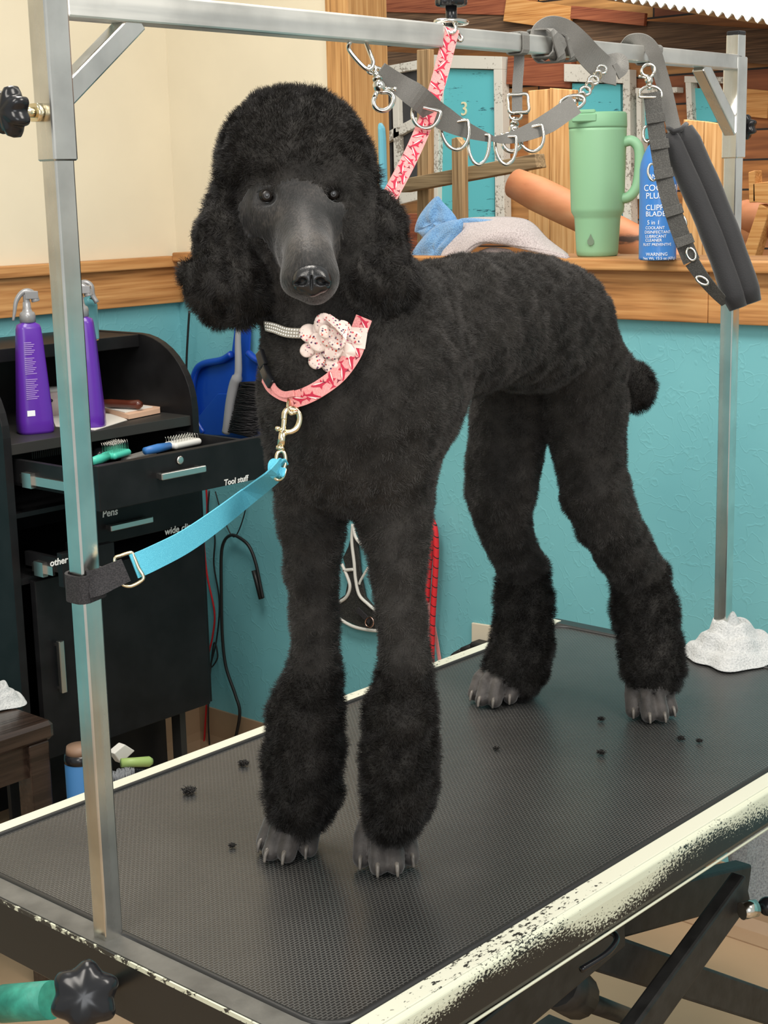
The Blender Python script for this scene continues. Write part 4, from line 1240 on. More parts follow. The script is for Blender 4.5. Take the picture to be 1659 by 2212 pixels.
# --- black padded belly band on the right
d5 = bar_d(1400)
bb = empty('padded_belly_band', at_y(1400, 120, 0), 'black padded sleeve and dark webbing with rings hanging from the bar by the far post', 'belly band')
dstrap([(1352, 100, d5), (1366, 88, d5 - .02), (1392, 90, d5 - .03), (1412, 112, d5 - .03), (1424, 150, d5 - .02), (1438, 200, d5 - .01), (1452, 262, d5), (1462, 300, d5)], .019, bb, tilt=[.6 - .015 * i for i in range(57)])
wrap(at_y(1402, 110, 0).x, .022, .002, .4, bb)
m = MB()
for (off, rr, sh) in ((-20, 25, 0), (16, 24, 4)):
    L_ = []
    for i in range(15):
        t = i / 14; x = 1462 + 150 * t + 8 * math.sin(t * 3.1) + off * (1 - .12 * t); y = 282 + 375 * t - off * .45 + sh
        L_.append((x, y, d5 - .004))
    pts = [at_d(*p) for p in L_]; rs = [rr * d5 / FPX * (.8 if i in (0, 14) else 1) * (1 + .03 * math.sin(i * 1.7)) for i in range(15)]
    m.tube(pts, .015, 20, rs=rs)
m.tube([at_d(1442, 275, d5 - .012), at_d(1455, 284, d5 - .020), at_d(1470, 280, d5 - .016), at_d(1483, 268, d5 - .006)], .0035, 8)
M['neoprene'] = plain('black_neoprene', (.013, .013, .015, 1), .7, bmp=.3, bs=500, sheen=.3)
m.build('padded_sleeve', M['neoprene'], bb)
M['dark_strap'] = weave('dark_grey_webbing', (.055, .053, .05, 1), (.10, .098, .09, 1), 700)
dstrap([(1408, 200, d5 - .03), (1414, 250, d5 - .03), (1422, 310, d5 - .03), (1436, 390, d5 - .03), (1452, 450, d5 - .03), (1472, 510, d5 - .025), (1494, 565, d5 - .02)], .0225, bb, mat='dark_strap')
dstrap([(1494, 565, d5 - .02), (1518, 600, d5 - .02), (1545, 632, d5 - .012), (1568, 655, d5 - .004)], [.021 - .0003 * i for i in range(25)], bb, mat='dark_strap', tilt=.5)
for (x, y, rt) in ((1416, 255, .15), (1425, 312, .15), (1434, 375, .2), (1455, 455, .3), (1478, 520, .35)):
    P = at_d(x, y, d5 - .0335); c_, s_ = math.cos(rt), math.sin(rt)
    e1 = CR * c_ + CU * s_; e2 = -CR * s_ + CU * c_
    MB().obox(P, e1 * .0125, e2 * .0065, CF * .0012).build('webbing_keeper', M['dark_strap'], bb, bevel=.0008)
for (x, y, rx, ry, rt) in ((1398, 290, 9, 17, 0), (1410, 372, 10, 18, .1), (1472, 478, 9, 15, .4), (1493, 549, 9, 14, .4), (1517, 606, 14, 7, -.5)):
    ring(x, y, d5 - .026, rx, ry, bb, rot=rt, r=.0017, name='d_ring')
dring(1405, 198, d5 - .03, 24, 12, bb, rot=math.pi, r=.002)
trigger_snap(1403, 192, 1398, 138, d5 - .03, bb, M['chrome'])
P0 = at_y(1400, 128, 0)

# --- pink grooming loop
def mat_pink(name, a, b_):
    return weave(name, a, b_, 900, .75, .2, .2)
M['pink'] = mat_pink('pink_webbing', srgb(226, 140, 140), srgb(240, 168, 164))
M['crimson'] = plain('crimson_print', srgb(190, 34, 66), .7)
M['crimson_dark'] = plain('dark_print_outline', srgb(110, 20, 44), .7)
M['print_white'] = plain('pale_print', srgb(244, 214, 208), .7)
SHARK = [(-1, 0), (-.75, .12), (-.35, .2), (-.1, .26), (.05, .55), (.2, .24), (.55, .1), (.72, .05), (1.0, .38), (.9, .0), (1.02, -.3), (.7, -.06), (.35, -.12), (.15, -.42), (.05, -.16), (-.4, -.2), (-.8, -.12)]
BELLY = [(-.85, -.08), (-.4, -.17), (.1, -.13), (.45, -.08), (.0, -.02), (-.5, -.03)]
TAILS = [(-.3, 0), (0, .12), (.35, .5), (.2, 0), (.4, -.45), (0, -.1)]


def print_ribbon(mb, pts, wd, width, th, specs, out=1):
    """ribbon with the fish print laid on its outward face"""
    mb.mi = 0; mb.ribbon(pts, wd, width, th)
    wl = width if isinstance(width, list) else [width] * len(pts)
    cum = [0]
    for i in range(1, len(pts)): cum.append(cum[-1] + (Vector(pts[i]) - Vector(pts[i - 1])).length)
    def at(s_, t_, lift):
        s_ = max(0, min(cum[-1] - 1e-6, s_)); i = max(k for k in range(len(cum)) if cum[k] <= s_); i = min(i, len(pts) - 2)
        f = (s_ - cum[i]) / (cum[i + 1] - cum[i]); p = Vector(pts[i]).lerp(Vector(pts[i + 1]), f)
        d = (Vector(pts[i + 1]) - Vector(pts[i])).normalized(); wv = Vector(wd[i]).lerp(Vector(wd[i + 1]), f); wv = (wv - d * wv.dot(d)).normalized()
        nn = d.cross(wv); h = (wl[i] * (1 - f) + wl[i + 1] * f) / 2
        return p + wv * max(-h * .97, min(h * .97, t_)) + nn * out * (th / 2 + lift)
    for (shape, s0, t0, size, rot, mi) in specs:
        c_, s_ = math.cos(rot), math.sin(rot)
        q = [at(s0 + size * (x * c_ - y * s_), t0 + size * (x * s_ + y * c_), .00025 + .0001 * mi) for x, y in shape]
        mb.mi = mi; mb.add(q, [tuple(range(len(q)))]); mb.mi = 0


def fish_specs(L, w_, seed):
    rnd = random.Random(seed); out = []; s_ = .006; k = 0
    while s_ < L:
        t = rnd.uniform(-.25, .25) * w_; r = rnd.choice([.6, -.5, 1.1, 2.3, -1.2, 3.4])
        out.append((SHARK, s_, t, w_ * .62, r, 1)); out.append((BELLY, s_, t, w_ * .62, r, 3))
        out.append((TAILS, s_ + .009, -t + rnd.choice([-.3, .3]) * w_, w_ * .34, rnd.uniform(0, 6.3), 2)); s_ += w_ * .78; k += 1
    return out


PM = [M['pink'], M['crimson'], M['crimson_dark'], M['print_white']]
dk = depth((kx, -.01, T + HB))
lp = empty('grooming_loop', (kx, 0, T + HB), 'pink strap with crimson fish print running from the crossbar ring to the dog\'s neck', 'grooming loop')
Pp = path_d([(976, 62, dk - .018), (962, 120, dk - .02), (946, 180, dk - .03), (920, 262, dk - .045), (886, 340, dk - .07), (852, 405, dk - .10), (828, 448, dk - .125), (790, 520, dk - .15)], 8)
mb = MB(); wdn = cam_wd(Pp); print_ribbon(mb, Pp, wdn, .0172, .0018, fish_specs(.42, .0172, 4), -1)
print_ribbon(mb, Pp, wdn, .0171, .0017, fish_specs(.42, .0172, 4), 1)
mb.build('strap', PM, lp)
MB().tube(path_d([(955, 48, dk - .006), (962, 60, dk - .014), (975, 72, dk - .02), (985, 62, dk - .018), (978, 44, dk - .008)], 6), .0022, 8).build('hook', M['chrome'], lp)
MB().tube(path_d([(990, 70, dk - .012), (998, 80, dk - .014), (996, 88, dk - .014), (986, 86, dk - .012)], 6), .002, 8).build('hook', M['chrome'], lp)


def surf_path(px, off, n=6):
    P = []; N = []
    for x, y in px:
        q, nn = hit(x, y)
        if (q - at_d(x, y, 1.6)).length < 1e-6: q, nn, _i, _d = TREE.find_nearest(at_d(x, y, 1.56))
        P.append(tuple(q + nn * off)); N.append(tuple(nn))
    P = smooth_path(P, n); N = smooth_path(N, n)
    wd = []
    for i in range(len(P)):
        a = P[max(0, i - 1)]; b_ = P[min(len(P) - 1, i + 1)]; d = (b_ - a).normalized(); wd.append(d.cross(Vector(N[i]).normalized()).normalized())
    return P, wd


Pn, wdn = surf_path([(780, 690), (775, 722), (762, 765), (738, 806), (704, 836), (668, 855), (640, 862)], .0095)
mb = MB(); print_ribbon(mb, Pn, wdn, .0165, .0018, fish_specs(.12, .0165, 8), -1); o1 = mb.build('neck_loop', PM, lp)
mb = MB(); print_ribbon(mb, Pn, wdn, .0166, .0017, fish_specs(.12, .0165, 8), 1); mb.build('neck_loop', PM, lp)
Pn, wdn = surf_path([(648, 861), (620, 856), (598, 838), (586, 818)], .0085)
MB().ribbon(Pn, wdn, .007, .0025).build('neck_loop', M['pink'], lp)
Pn, wdn = surf_path([(652, 846), (628, 850), (612, 838), (604, 818)], .0115)
MB().ribbon(Pn, wdn, .006, .002).build('neck_loop', M['pink'], lp)
Pn, wdn = surf_path([(608, 830), (600, 816), (592, 798)], .012)
MB().ribbon(Pn, wdn, .011, .006).build('side_release_buckle', M['black_plastic'], lp, bevel=.002)
Pn, wdn = surf_path([(591, 794), (585, 778), (581, 762)], .011)
MB().ribbon(Pn, wdn, .011, .005).build('side_release_buckle', M['black_plastic'], lp, bevel=.002)

# --- rhinestone collar with fabric flower
rc = empty('rhinestone_collar', hit(640, 715)[0], 'thin sparkling rhinestone collar with a floral fabric flower at the throat', 'collar')
Pn, wdn = surf_path([(578, 686), (590, 700), (610, 712), (634, 719), (660, 722), (690, 722)], .0095, 8)
M['stone'] = plain('clear_rhinestone', (.92, .90, .84, 1), .08, .6)
M['band'] = plain('pale_collar_band', (.35, .32, .27, 1), .4, .3)
MB().ribbon(Pn, wdn, .0098, .002).build('band', M['band'], rc)
m = MB(); acc = 0; nxt = 0
for i in range(len(Pn) - 1):
    L_ = (Pn[i + 1] - Pn[i]).length
    while nxt <= acc + L_:
        c = Pn[i].lerp(Pn[i + 1], (nxt - acc) / L_); w_ = wdn[i]; nn = (CAM - c).normalized(); nxt += .0034
        for t in (-1, 0, 1): m.ell(c + w_ * (.0031 * t) + nn * .0014, .00135, nu=7, nv=5)
    acc += L_
m.build('rhinestones', M['stone'], rc)


def floral():
    m, nt, b = nodes('floral_cotton')
    v = nd(nt, 'ShaderNodeTexVoronoi', i_Scale=330.0); co = coords(nt); nt.links.new(co, v.inputs['Vector'])
    v2 = nd(nt, 'ShaderNodeTexNoise', i_Scale=70.0, i_Detail=3.0); nt.links.new(co, v2.inputs['Vector'])
    sp = ramp(nt, v.outputs['Distance'], [(.0, (1, 1, 1)), (.30, (1, 1, 1)), (.36, (0, 0, 0))])
    gate = ramp(nt, v2.outputs[0], [(.43, (0, 0, 0)), (.49, (1, 1, 1))])
    mu = nt.nodes.new('ShaderNodeMath'); mu.operation = 'MULTIPLY'; nt.links.new(sp, mu.inputs[0]); nt.links.new(gate, mu.inputs[1])
    hue = ramp(nt, v.outputs['Color'], [(.0, srgb(60, 50, 90)), (.45, srgb(96, 60, 90)), (.55, srgb(214, 80, 50)), (1, srgb(200, 120, 170))])
    mx = nt.nodes.new('ShaderNodeMix'); mx.data_type = 'RGBA'; nt.links.new(mu.outputs[0], mx.inputs[0]); mx.inputs[6].default_value = srgb(240, 220, 210); nt.links.new(hue, mx.inputs[7])
    nt.links.new(mx.outputs[2], b.inputs['Base Color']); b.inputs['Roughness'].default_value = .8; return m


M['floral'] = floral()
fc, fn = hit(712, 738); fc = fc + fn * .012
vn = (CAM - fc).normalized(); e1 = CR; e2 = CU
def petal(cx_, cy_, r, tilt, lift, rot):
    m = MB(); c = at_d(cx_, cy_, depth(fc)) + vn * lift; rr = r * depth(fc) / FPX
    a = e1 * math.cos(rot) + e2 * math.sin(rot); b_ = (-e1 * math.sin(rot) + e2 * math.cos(rot)); vs = [c + vn * .003]; n = 28
    for k in range(1, 6):
        for i in range(n):
            t = 2 * math.pi * i / n; q = k / 5
            vs.append(c + a * (rr * q * math.cos(t)) + b_ * (rr * q * math.sin(t) * .92) + vn * (.003 * (1 - q * q) + tilt * rr * q * math.sin(t) + .0008 * math.sin(5 * t + cx_) * q))
    fs = [(0, 1 + i, 1 + (i + 1) % n) for i in range(n)]
    for k in range(4):
        for i in range(n): fs.append((1 + k * n + i, 1 + (k + 1) * n + i, 1 + (k + 1) * n + (i + 1) % n, 1 + k * n + (i + 1) % n))
    m.add(vs, fs, True); o = m.build('petal', M['floral'], fl); sd = o.modifiers.new('s', 'SOLIDIFY'); sd.thickness = .0006
fl = MB().ell(fc - vn * .004, .022, .018, .007, ax=(e1, e2, vn)).build('flower', M['floral'], rc, label='floral print fabric flower')
for a in [(664, 756, 17, .3, -.002, 3.8), (668, 720, 22, .3, .000, 2.6), (684, 778, 20, .4, -.001, 4.3), (712, 784, 21, .3, .0, 4.7), (745, 762, 24, .3, .002, 5.6), (762, 738, 25, .3, .001, 6.0),
          (700, 700, 24, .2, .003, 1.6), (690, 738, 24, .2, .006, 2.9), (716, 752, 26, .25, .007, 4.8), (735, 716, 26, .4, .005, .6), (712, 728, 22, .1, .011, 1.0), (728, 736, 20, -.4, .012, 5.5), (703, 716, 16, .5, .014, 2.0)]:
    petal(*a)
# folded ribbon tab to the right
P3 = [fc + vn * .002 + e1 * .012 + e2 * .012, fc + vn * .003 + e1 * .040 + e2 * .0105, fc + vn * .001 + e1 * .037 - e2 * .010, fc + vn * .002 + e1 * .010 - e2 * .006]
MB().prism(P3, vn * .0012).build('ribbon_tab', M['floral'], fl)
P3 = [at_d(704, 690, depth(fc) - .012), at_d(712, 678, depth(fc) - .006), at_d(752, 705, depth(fc) - .008), at_d(748, 735, depth(fc) - .018), at_d(728, 712, depth(fc) - .022)]
MB().prism(P3, vn * .001).build('ribbon_tab', M['floral'], fl)

# --- blue tether with brass snap
q, nn = hit(636, 905); ds_ = depth(q) - .016
te = empty('tether_strap', (0, 0, at_y(185, 1255, 0).z), 'sky blue webbing tether from the near post to the snap under the dog\'s collar', 'tether')
zc = at_y(186, 1262, 0).z
hw = .0145; m = MB(); pts = []
for a in range(0, 361, 10):
    t = math.radians(a); y = max(-1, min(1, 1.2 * math.cos(t))) * hw; x = max(-1, min(1, 1.2 * math.sin(t))) * hw
    pts.append(Vector((x, y, zc + .002 * math.sin(t))))
m.ribbon(pts, [Vector((0, 0, 1))] * len(pts), .0265, .003)
dp = depth((0, -.016, zc))
m.ribbon(path_d([(192, 1262, dp - .004), (212, 1258, dp - .006), (240, 1245, dp - .004), (272, 1231, dp)], 6), [CU] * 19, [.0260 - .0002 * i for i in range(19)], .0035)
m.build('hook_and_loop_band', M['black_strap'], te)
sq = [(248, 1210), (262, 1200), (284, 1194), (290, 1204), (300, 1228), (310, 1246), (304, 1256), (284, 1266), (268, 1264), (262, 1254)]
MB().tube(smooth_path([tuple(at_d(x, y, dp + .001)) for x, y in sq], 5, True), .0017, 8, True).build('rectangular_ring', M['brass'], te)
Pp = path_d([(289, 1224, dp), (330, 1206, dp + .012), (400, 1170, dp + .04), (470, 1122, dp + .075), (540, 1068, dp + .115), (590, 1028, ds_ - .01), (606, 1010, ds_ - .004)], 8)
n = len(Pp); MB().ribbon(Pp, cam_wd(Pp, [.1 + 1.0 * (i / n) for i in range(n)]), .0235, .0018).build('webbing', M['blue_strap'], te)
Pp = path_d([(606, 1010, ds_ - .006), (602, 1026, ds_ - .010), (592, 1020, ds_ - .012), (592, 1002, ds_ - .010), (604, 994, ds_ - .004), (612, 1006, ds_ + .002)], 6)
MB().ribbon(Pp, [CR] * len(Pp), .011, .0018).build('webbing_fold', M['blue_strap'], te)
sn = empty('bolt_snap', at_d(612, 930, ds_), 'pale gold bolt snap linking the blue tether to the pink neck loop', 'snap hook')
def gold(lst, r, name, closed=False, rs=None, n=6): return MB().tube(path_d([(x, y, ds_ + dd) for x, y, dd in lst], n, closed), r, 10, closed, rs=rs)
m = gold([(614, 906, 0), (616, 892, 0), (624, 884, 0), (636, 884, 0), (646, 892, 0), (648, 908, 0), (642, 924, 0), (630, 932, 0), (618, 934, 0)], .0032, '')
m.tube(path_d([(615, 900, ds_), (612, 935, ds_), (609, 962, ds_)], 4), .0028, 10)
m.cyl(at_d(612, 930, ds_), at_d(607, 966, ds_), .0040); m.cyl(at_d(600, 926, ds_ - .002), at_d(614, 930, ds_), .0018); m.ell(at_d(600, 926, ds_ - .002), .0028)
m.cyl(at_d(607, 964, ds_), at_d(606, 972, ds_), .0048); m.build('snap_body', M['brass'], sn)
gold([(603, 976, 0), (598, 984, 0), (597, 1002, 0), (600, 1014, 0), (612, 1012, 0), (617, 998, 0), (616, 982, 0), (610, 974, 0)], .0020, '', True).build('swivel_eye', M['brass'], sn)
MB().tube(path_d([(584, 1024, ds_ - .006), (600, 1036, ds_ - .008), (612, 1030, ds_ - .004), (618, 1012, ds_)], 6), .0019, 8).build('swivel_eye', M['brass'], sn)
dm = gold([(625, 862, .006), (623, 880, 0), (628, 892, -.004), (634, 892, -.004)], .0022, ''); dm.tube(path_d([(634, 892, ds_ - .004), (644, 886, ds_), (648, 872, ds_ + .006)], 6), .0022, 10)
dm.build('d_ring', M['brass'], lp)

# ------------------------------------------------------------------ things on the ledge
ZL = T + .581
def ledge(px, py): return _at(px, py, 2, ZL)
M['sage'] = plain('sage_powder_coat', srgb(138, 184, 146), .42, bmp=.06, bs=900)
M['sage_lid'] = plain('sage_plastic_lid', srgb(128, 176, 138), .5)
c = ledge(1290, 553); k = depth(c) / FPX
tu = empty('travel_tumbler', c, 'tall sage green tumbler with lid and side handle standing on the ledge', 'tumbler')
H_ = [(0.0001, 0), (41, 0), (44, 3), (45, 12), (49, 78), (50, 84), (56, 94), (57, 102), (61, 262), (61, 268)]
MB().lathe(c, [(r * k, z * k) for r, z in H_] + [(.0001, 268 * k)], n=48).build('cup', M['sage'], tu)
MB().lathe(c, [(.0001, 268 * k), (61.5 * k, 268 * k), (62 * k, 272 * k), (61 * k, 296 * k), (58 * k, 300 * k), (30 * k, 301 * k), (.0001, 301 * k)], n=48).build('lid', M['sage_lid'], tu)
v = (CAM - c); v.z = 0; v.normalize(); rt = v.cross(Vector((0, 0, -1))).normalized()
if rt.dot(CR) < 0: rt = -rt
lt = c + Vector((0, 0, 300 * k)) + v * 34 * k - rt * 30 * k
MB().rbox(lt, rt * 26 * k, v * 26 * k, Vector((0, 0, 5 * k)), 6 * k, 4).rbox(c + Vector((0, 0, 288 * k)) + v * 57 * k - rt * 28 * k, rt * 26 * k, v * 6 * k, Vector((0, 0, 9 * k)), 4 * k, 4).build('flip_tab', M['sage_lid'], tu)
hp = [c + rt * (50 * k) + Vector((0, 0, 236 * k)) + v * 14 * k, c + rt * (70 * k) + Vector((0, 0, 240 * k)) + v * 18 * k, c + rt * (84 * k) + Vector((0, 0, 228 * k)) + v * 20 * k, c + rt * (88 * k) + Vector((0, 0, 205 * k)) + v * 20 * k,
      c + rt * (86 * k) + Vector((0, 0, 165 * k)) + v * 20 * k, c + rt * (80 * k) + Vector((0, 0, 140 * k)) + v * 20 * k, c + rt * (66 * k) + Vector((0, 0, 124 * k)) + v * 18 * k, c + rt * (48 * k) + Vector((0, 0, 120 * k)) + v * 14 * k]
hp = smooth_path([tuple(p) for p in hp], 6); MB().tube(hp, 11 * k, 14).build('handle', M['sage'], tu)
dropc = c + v * 45.5 * k + Vector((0, 0, 36 * k)) - rt * 14 * k
dp_ = [(0, 13), (3, 6), (7, -1), (7, -7), (3, -11), (-3, -11), (-7, -7), (-7, -1), (-3, 6)]
MB().prism([dropc + rt * x * k + Vector((0, 0, y * k)) for x, y in dp_], v * .0015).build('drop_mark', plain('etched_drop', srgb(110, 130, 108), .5), tu)

M['can_blue'] = plain('blue_aerosol_print', srgb(52, 118, 190), .3, coat=.3)
M['label_white'] = plain('label_white', (.86, .88, .92, 1), .5)
c = ledge(1420, 561); k = depth(c) / FPX
ca = empty('clipper_spray_can', c, 'blue aerosol can of clipper blade spray standing right of the green tumbler', 'spray can')
R_ = 40 * k
MB().lathe(c, [(.0001, 0), (38 * k, 0), (40.5 * k, 3 * k), (R_, 6 * k), (R_, 190 * k), (38 * k, 204 * k), (32 * k, 222 * k), (24 * k, 238 * k), (14 * k, 250 * k), (.0001, 252 * k)], n=48).build('can_body', M['can_blue'], ca)
v = (CAM - c); v.z = 0; v.normalize(); rt = Vector((0, 0, 1)).cross(v).normalized()
if rt.dot(CR) < 0: rt = -rt
def canbend(x0, z0, kk=k, cc=c, vv=v, rr=rt, RR=None):
    RR = RR or 40.6 * kk
    def f(x, y, z):
        a = (x + x0) / RR; return cc + vv * (RR * math.cos(a) + z) + rr * (RR * math.sin(a)) + Vector((0, 0, z0 + y))
    return f
for (s_, x0, z0, sz) in [('A', -6, 196, 28), ('ANDIS', -22, 172, 10), ('COOL CARE', -34, 146, 15), ('PLUS', -28, 130, 14), ('CLIPPER', -28, 106, 13), ('BLADES', -28, 93, 12), ('5 in 1', -24, 76, 10),
                         ('COOLANT', -28, 66, 7), ('DISINFECTANT', -30, 57, 7), ('LUBRICANT', -28, 48, 7), ('CLEANER', -28, 40, 7), ('RUST PREVENTIVE', -34, 31, 6.5), ('WARNING', -26, 10, 8), ('Net Wt. 15.5 oz (439 g)', -34, 2, 6.5)]:
    tex_text(s_, sz * k * 1.25, c, rt, (0, 0, 1), v, 'can_lettering', M['label_white'], ca, bend=canbend(x0 * k, z0 * k))

# towels on the ledge
def soft(pts, nrm, th, mat, name, label, cat, sub=2, wave=.004, seed=0):
    """folded cloth from a closed outline, domed outward"""
    nrm = Vector(nrm); c = sum((Vector(p) for p in pts), Vector()) / len(pts); P = smooth_path([tuple(p) for p in pts], 5, True); n = len(P); vs = []; fs = []; K = 10
    r = random.Random(seed); ph = [r.uniform(0, 6) for _ in range(5)]
    for side in (1, -1):
        for k in range(K + 1):
            t = k / K
            for i, p in enumerate(P):
                q = c.lerp(p, t); h = th * math.sqrt(max(0, 1 - t ** 3)); a = 2 * math.pi * i / n
                wv = wave * (math.sin(3 * a + ph[0] + 4 * t) + .7 * math.sin(5 * a + ph[1] - 6 * t)) * t * (1 - t) * 3
                vs.append(q + nrm * (side * h + wv))
    for s_ in (0, 1):
        b0 = s_ * (K + 1) * n
        for k in range(K):
            for i in range(n):
                j = (i + 1) % n; f = (b0 + k * n + i, b0 + k * n + j, b0 + (k + 1) * n + j, b0 + (k + 1) * n + i)
                fs.append(f if s_ == 0 else f[::-1])
    for i in range(n):
        j = (i + 1) % n; fs.append((K * n + i, K * n + j, (K + 1) * n + K * n + j, (K + 1) * n + K * n + i))
    o = MB().add(vs, fs, True).build(name, mat, sub=1); return tag(o, label, cat)
XT = 1.735
bl = empty('microfibre_cloth', at_x(960, 560, XT - .02), 'light blue microfibre cloth bunched on the ledge behind the dog\'s ear', 'cloth')
def fold(px, X, th, mat, name, parent, seed=0, wave=.004):
    o = soft([at_x(x, y, X) for x, y in px], (-1, 0, 0), th, mat, name, None, None, seed=seed, wave=wave)
    o.location = o.location - wloc(parent); o.parent = parent; return o
fold([(942, 424), (958, 438), (986, 470), (990, 505), (955, 520), (925, 522), (905, 505), (895, 498), (908, 462)], XT, .010, M['blue_terry'], 'folded_corner', bl, 1)
fold([(925, 500), (960, 480), (1000, 476), (990, 520), (960, 580), (955, 620), (900, 600), (885, 556)], XT - .022, .012, M['blue_terry'], 'folded_body', bl, 2)
fold([(988, 474), (1060, 474), (1110, 482), (1050, 520), (985, 520)], XT + .008, .009, M['blue_terry'], 'folded_back', bl, 3)
gt = empty('hand_towel', at_x(1080, 570, XT - .03), 'lilac grey hand towel draped on the ledge between blue cloth and tumbler', 'towel')
P = []; n1, n2 = 26, 18
outl_top = smooth_path([(958, 545), (965, 500), (1000, 478), (1060, 474), (1120, 476), (1150, 488), (1180, 520), (1222, 552)], 4)
outl_bot = smooth_path([(948, 600), (975, 585), (1005, 550), (1040, 524), (1080, 524), (1120, 532), (1170, 544), (1228, 558)], 4)
n1 = len(outl_top); vs = []
for i in range(n1):
    for j in range(n2):
        t = j / (n2 - 1); x = outl_top[i][0] * (1 - t) + outl_bot[i][0] * t; y = outl_top[i][1] * (1 - t) + outl_bot[i][1] * t
        X = XT - .004 - .050 * math.sin(t * math.pi * .5) - .006 * math.sin(i * .35 + t * 4) + .028 * (1 - t) ** 3
        vs.append(at_x(x, y, X))
fs = [(i * n2 + j, i * n2 + j + 1, (i + 1) * n2 + j + 1, (i + 1) * n2 + j) for i in range(n1 - 1) for j in range(n2 - 1)]
o = MB().add(vs, fs, True).build('towel_cloth', M['grey_terry'], gt); sd = o.modifiers.new('s', 'SOLIDIFY'); sd.thickness = .006; sd.offset = 1
Pe = [vs[i * n2 + n2 - 1] for i in range(n1)]; MB().tube(Pe, .0045, 10).build('towel_hem', M['grey_terry'], gt)
fold([(975, 600), (1010, 560), (1050, 536), (1085, 536), (1110, 545), (1130, 590), (1060, 640), (990, 640)], XT - .030, .012, M['grey_terry'], 'inner_fold', gt, 6, .006)

# pale blue hanger shape behind the topknot
M['aqua_plastic'] = plain('aqua_plastic', srgb(104, 176, 196), .35)
o_ = MB()
pts = [(770, 256), (796, 252), (812, 258), (822, 276), (824, 300), (828, 420), (770, 420)]
o = slab(pts, 1.80, .02).build('aqua_board', M['aqua_plastic'], bevel=.006); 
cy_c = at_x(790, 278, 1.797); m = MB().lathe(cy_c, [(.0001, 0), (.012, 0), (.013, .004), (.008, .006), (.0001, .006)], (-1, 0, 0), 24); m.build('hanging_boss', M['aqua_plastic'], o)
tag(o, 'rounded aqua plastic board standing on the ledge right behind the dog\'s topknot', 'board')

# ------------------------------------------------------------------ roll-top station
CX0, CX1, CYF, CYB = .878, 1.392, 1.42, 1.83
zt, zs_, zb = T + .415, T + .24, T - .43
cab = empty('roll_top_cabinet', ((CX0 + CX1) / 2, (CYF + CYB) / 2, 0), 'black laminate grooming station with curved sides, drawers and a lower door', 'cabinet')
def side_panel(x0, x1):
    pr_ = [(CYB, zb), (CYF, zb), (CYF, zs_ + .015)]
    for i in range(11):
        a = math.radians(9 * i); pr_.append((CYF + .18 - .18 * math.cos(a), zs_ + .015 + (zt - zs_ - .015) * math.sin(a)))
    pr_ += [(CYB, zt)]
    return MB().prism([(x0, y, z) for y, z in pr_], (x1 - x0, 0, 0)).build('side_panel', M['black_wood'], cab, bevel=.0015)
side_panel(CX0, CX0 + .018); side_panel(CX1 - .018, CX1)
# top board with two dryer holes as near-black discs, their inner shade painted on
m = MB()
m.box(CX0 + .018, CX1 - .018, CYF + .17, CYB, zt - .030, zt - .002)
m.build('top_board', M['black_wood'], cab, bevel=.0015)
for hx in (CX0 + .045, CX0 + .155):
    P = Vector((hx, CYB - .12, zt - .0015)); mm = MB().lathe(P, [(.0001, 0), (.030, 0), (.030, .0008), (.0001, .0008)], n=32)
    mm.build('holder_hole', plain('painted_hole_shade', (.002, .002, .002, 1), .9), cab)
MB().box(CX0 + .018, CX1 - .018, CYF + .006, CYB, zs_ - .022, zs_).build('shelf', M['black_edge'], cab, bevel=.001)
MB().box(CX0 + .018, CX1 - .018, CYB - .012, CYB, zb, zt - .03).build('back_panel', M['black_wood'], cab)
MB().box(CX0 + .018, CX1 - .018, CYF + .006, CYB - .012, zb, zb + .018).build('bottom_panel', M['black_wood'], cab, bevel=.001)
MB().box(CX0 + .018, CX1 - .018, CYF + .02, CYB - .012, T + .085, T + .095).build('divider', M['black_wood'], cab)
MB().box(CX0 + .018, CX1 - .018, CYF + .004, CYB - .012, T - .050, T - .036).build('divider', M['black_wood'], cab)
# lower door and its bar handle
M['handle'] = plain('satin_nickel_handle', (.62, .61, .58, 1), .3, 1)
dr = MB().box(CX0 + .038, CX1 - .022, CYF - .018, CYF, zb + .004, T - .042).build('door', M['black_wood'], cab, bevel=.0015)
hx = at_y(132, 1440, CYF - .03); 
MB().rbox((hx.x, CYF - .032, hx.z), (.0065, 0, 0), (0, .006, 0), (0, 0, .056), .002).box(hx.x - .004, hx.x + .004, CYF - .03, CYF - .018, hx.z + .044, hx.z + .050).box(hx.x - .004, hx.x + .004, CYF - .03, CYF - .018, hx.z - .050, hx.z - .044).build('handle', M['handle'], dr)
def hand(parent, txt, px, py, Y, size, shear=.12):
    p = at_y(px, py, Y - .0008); r_ = Vector((1, 0, 0)); return tex_text(txt, size, p, r_, (0, 0, 1), (0, -1, 0), 'handwriting', M['white_paint'], parent, shear=shear, bold=.0004)
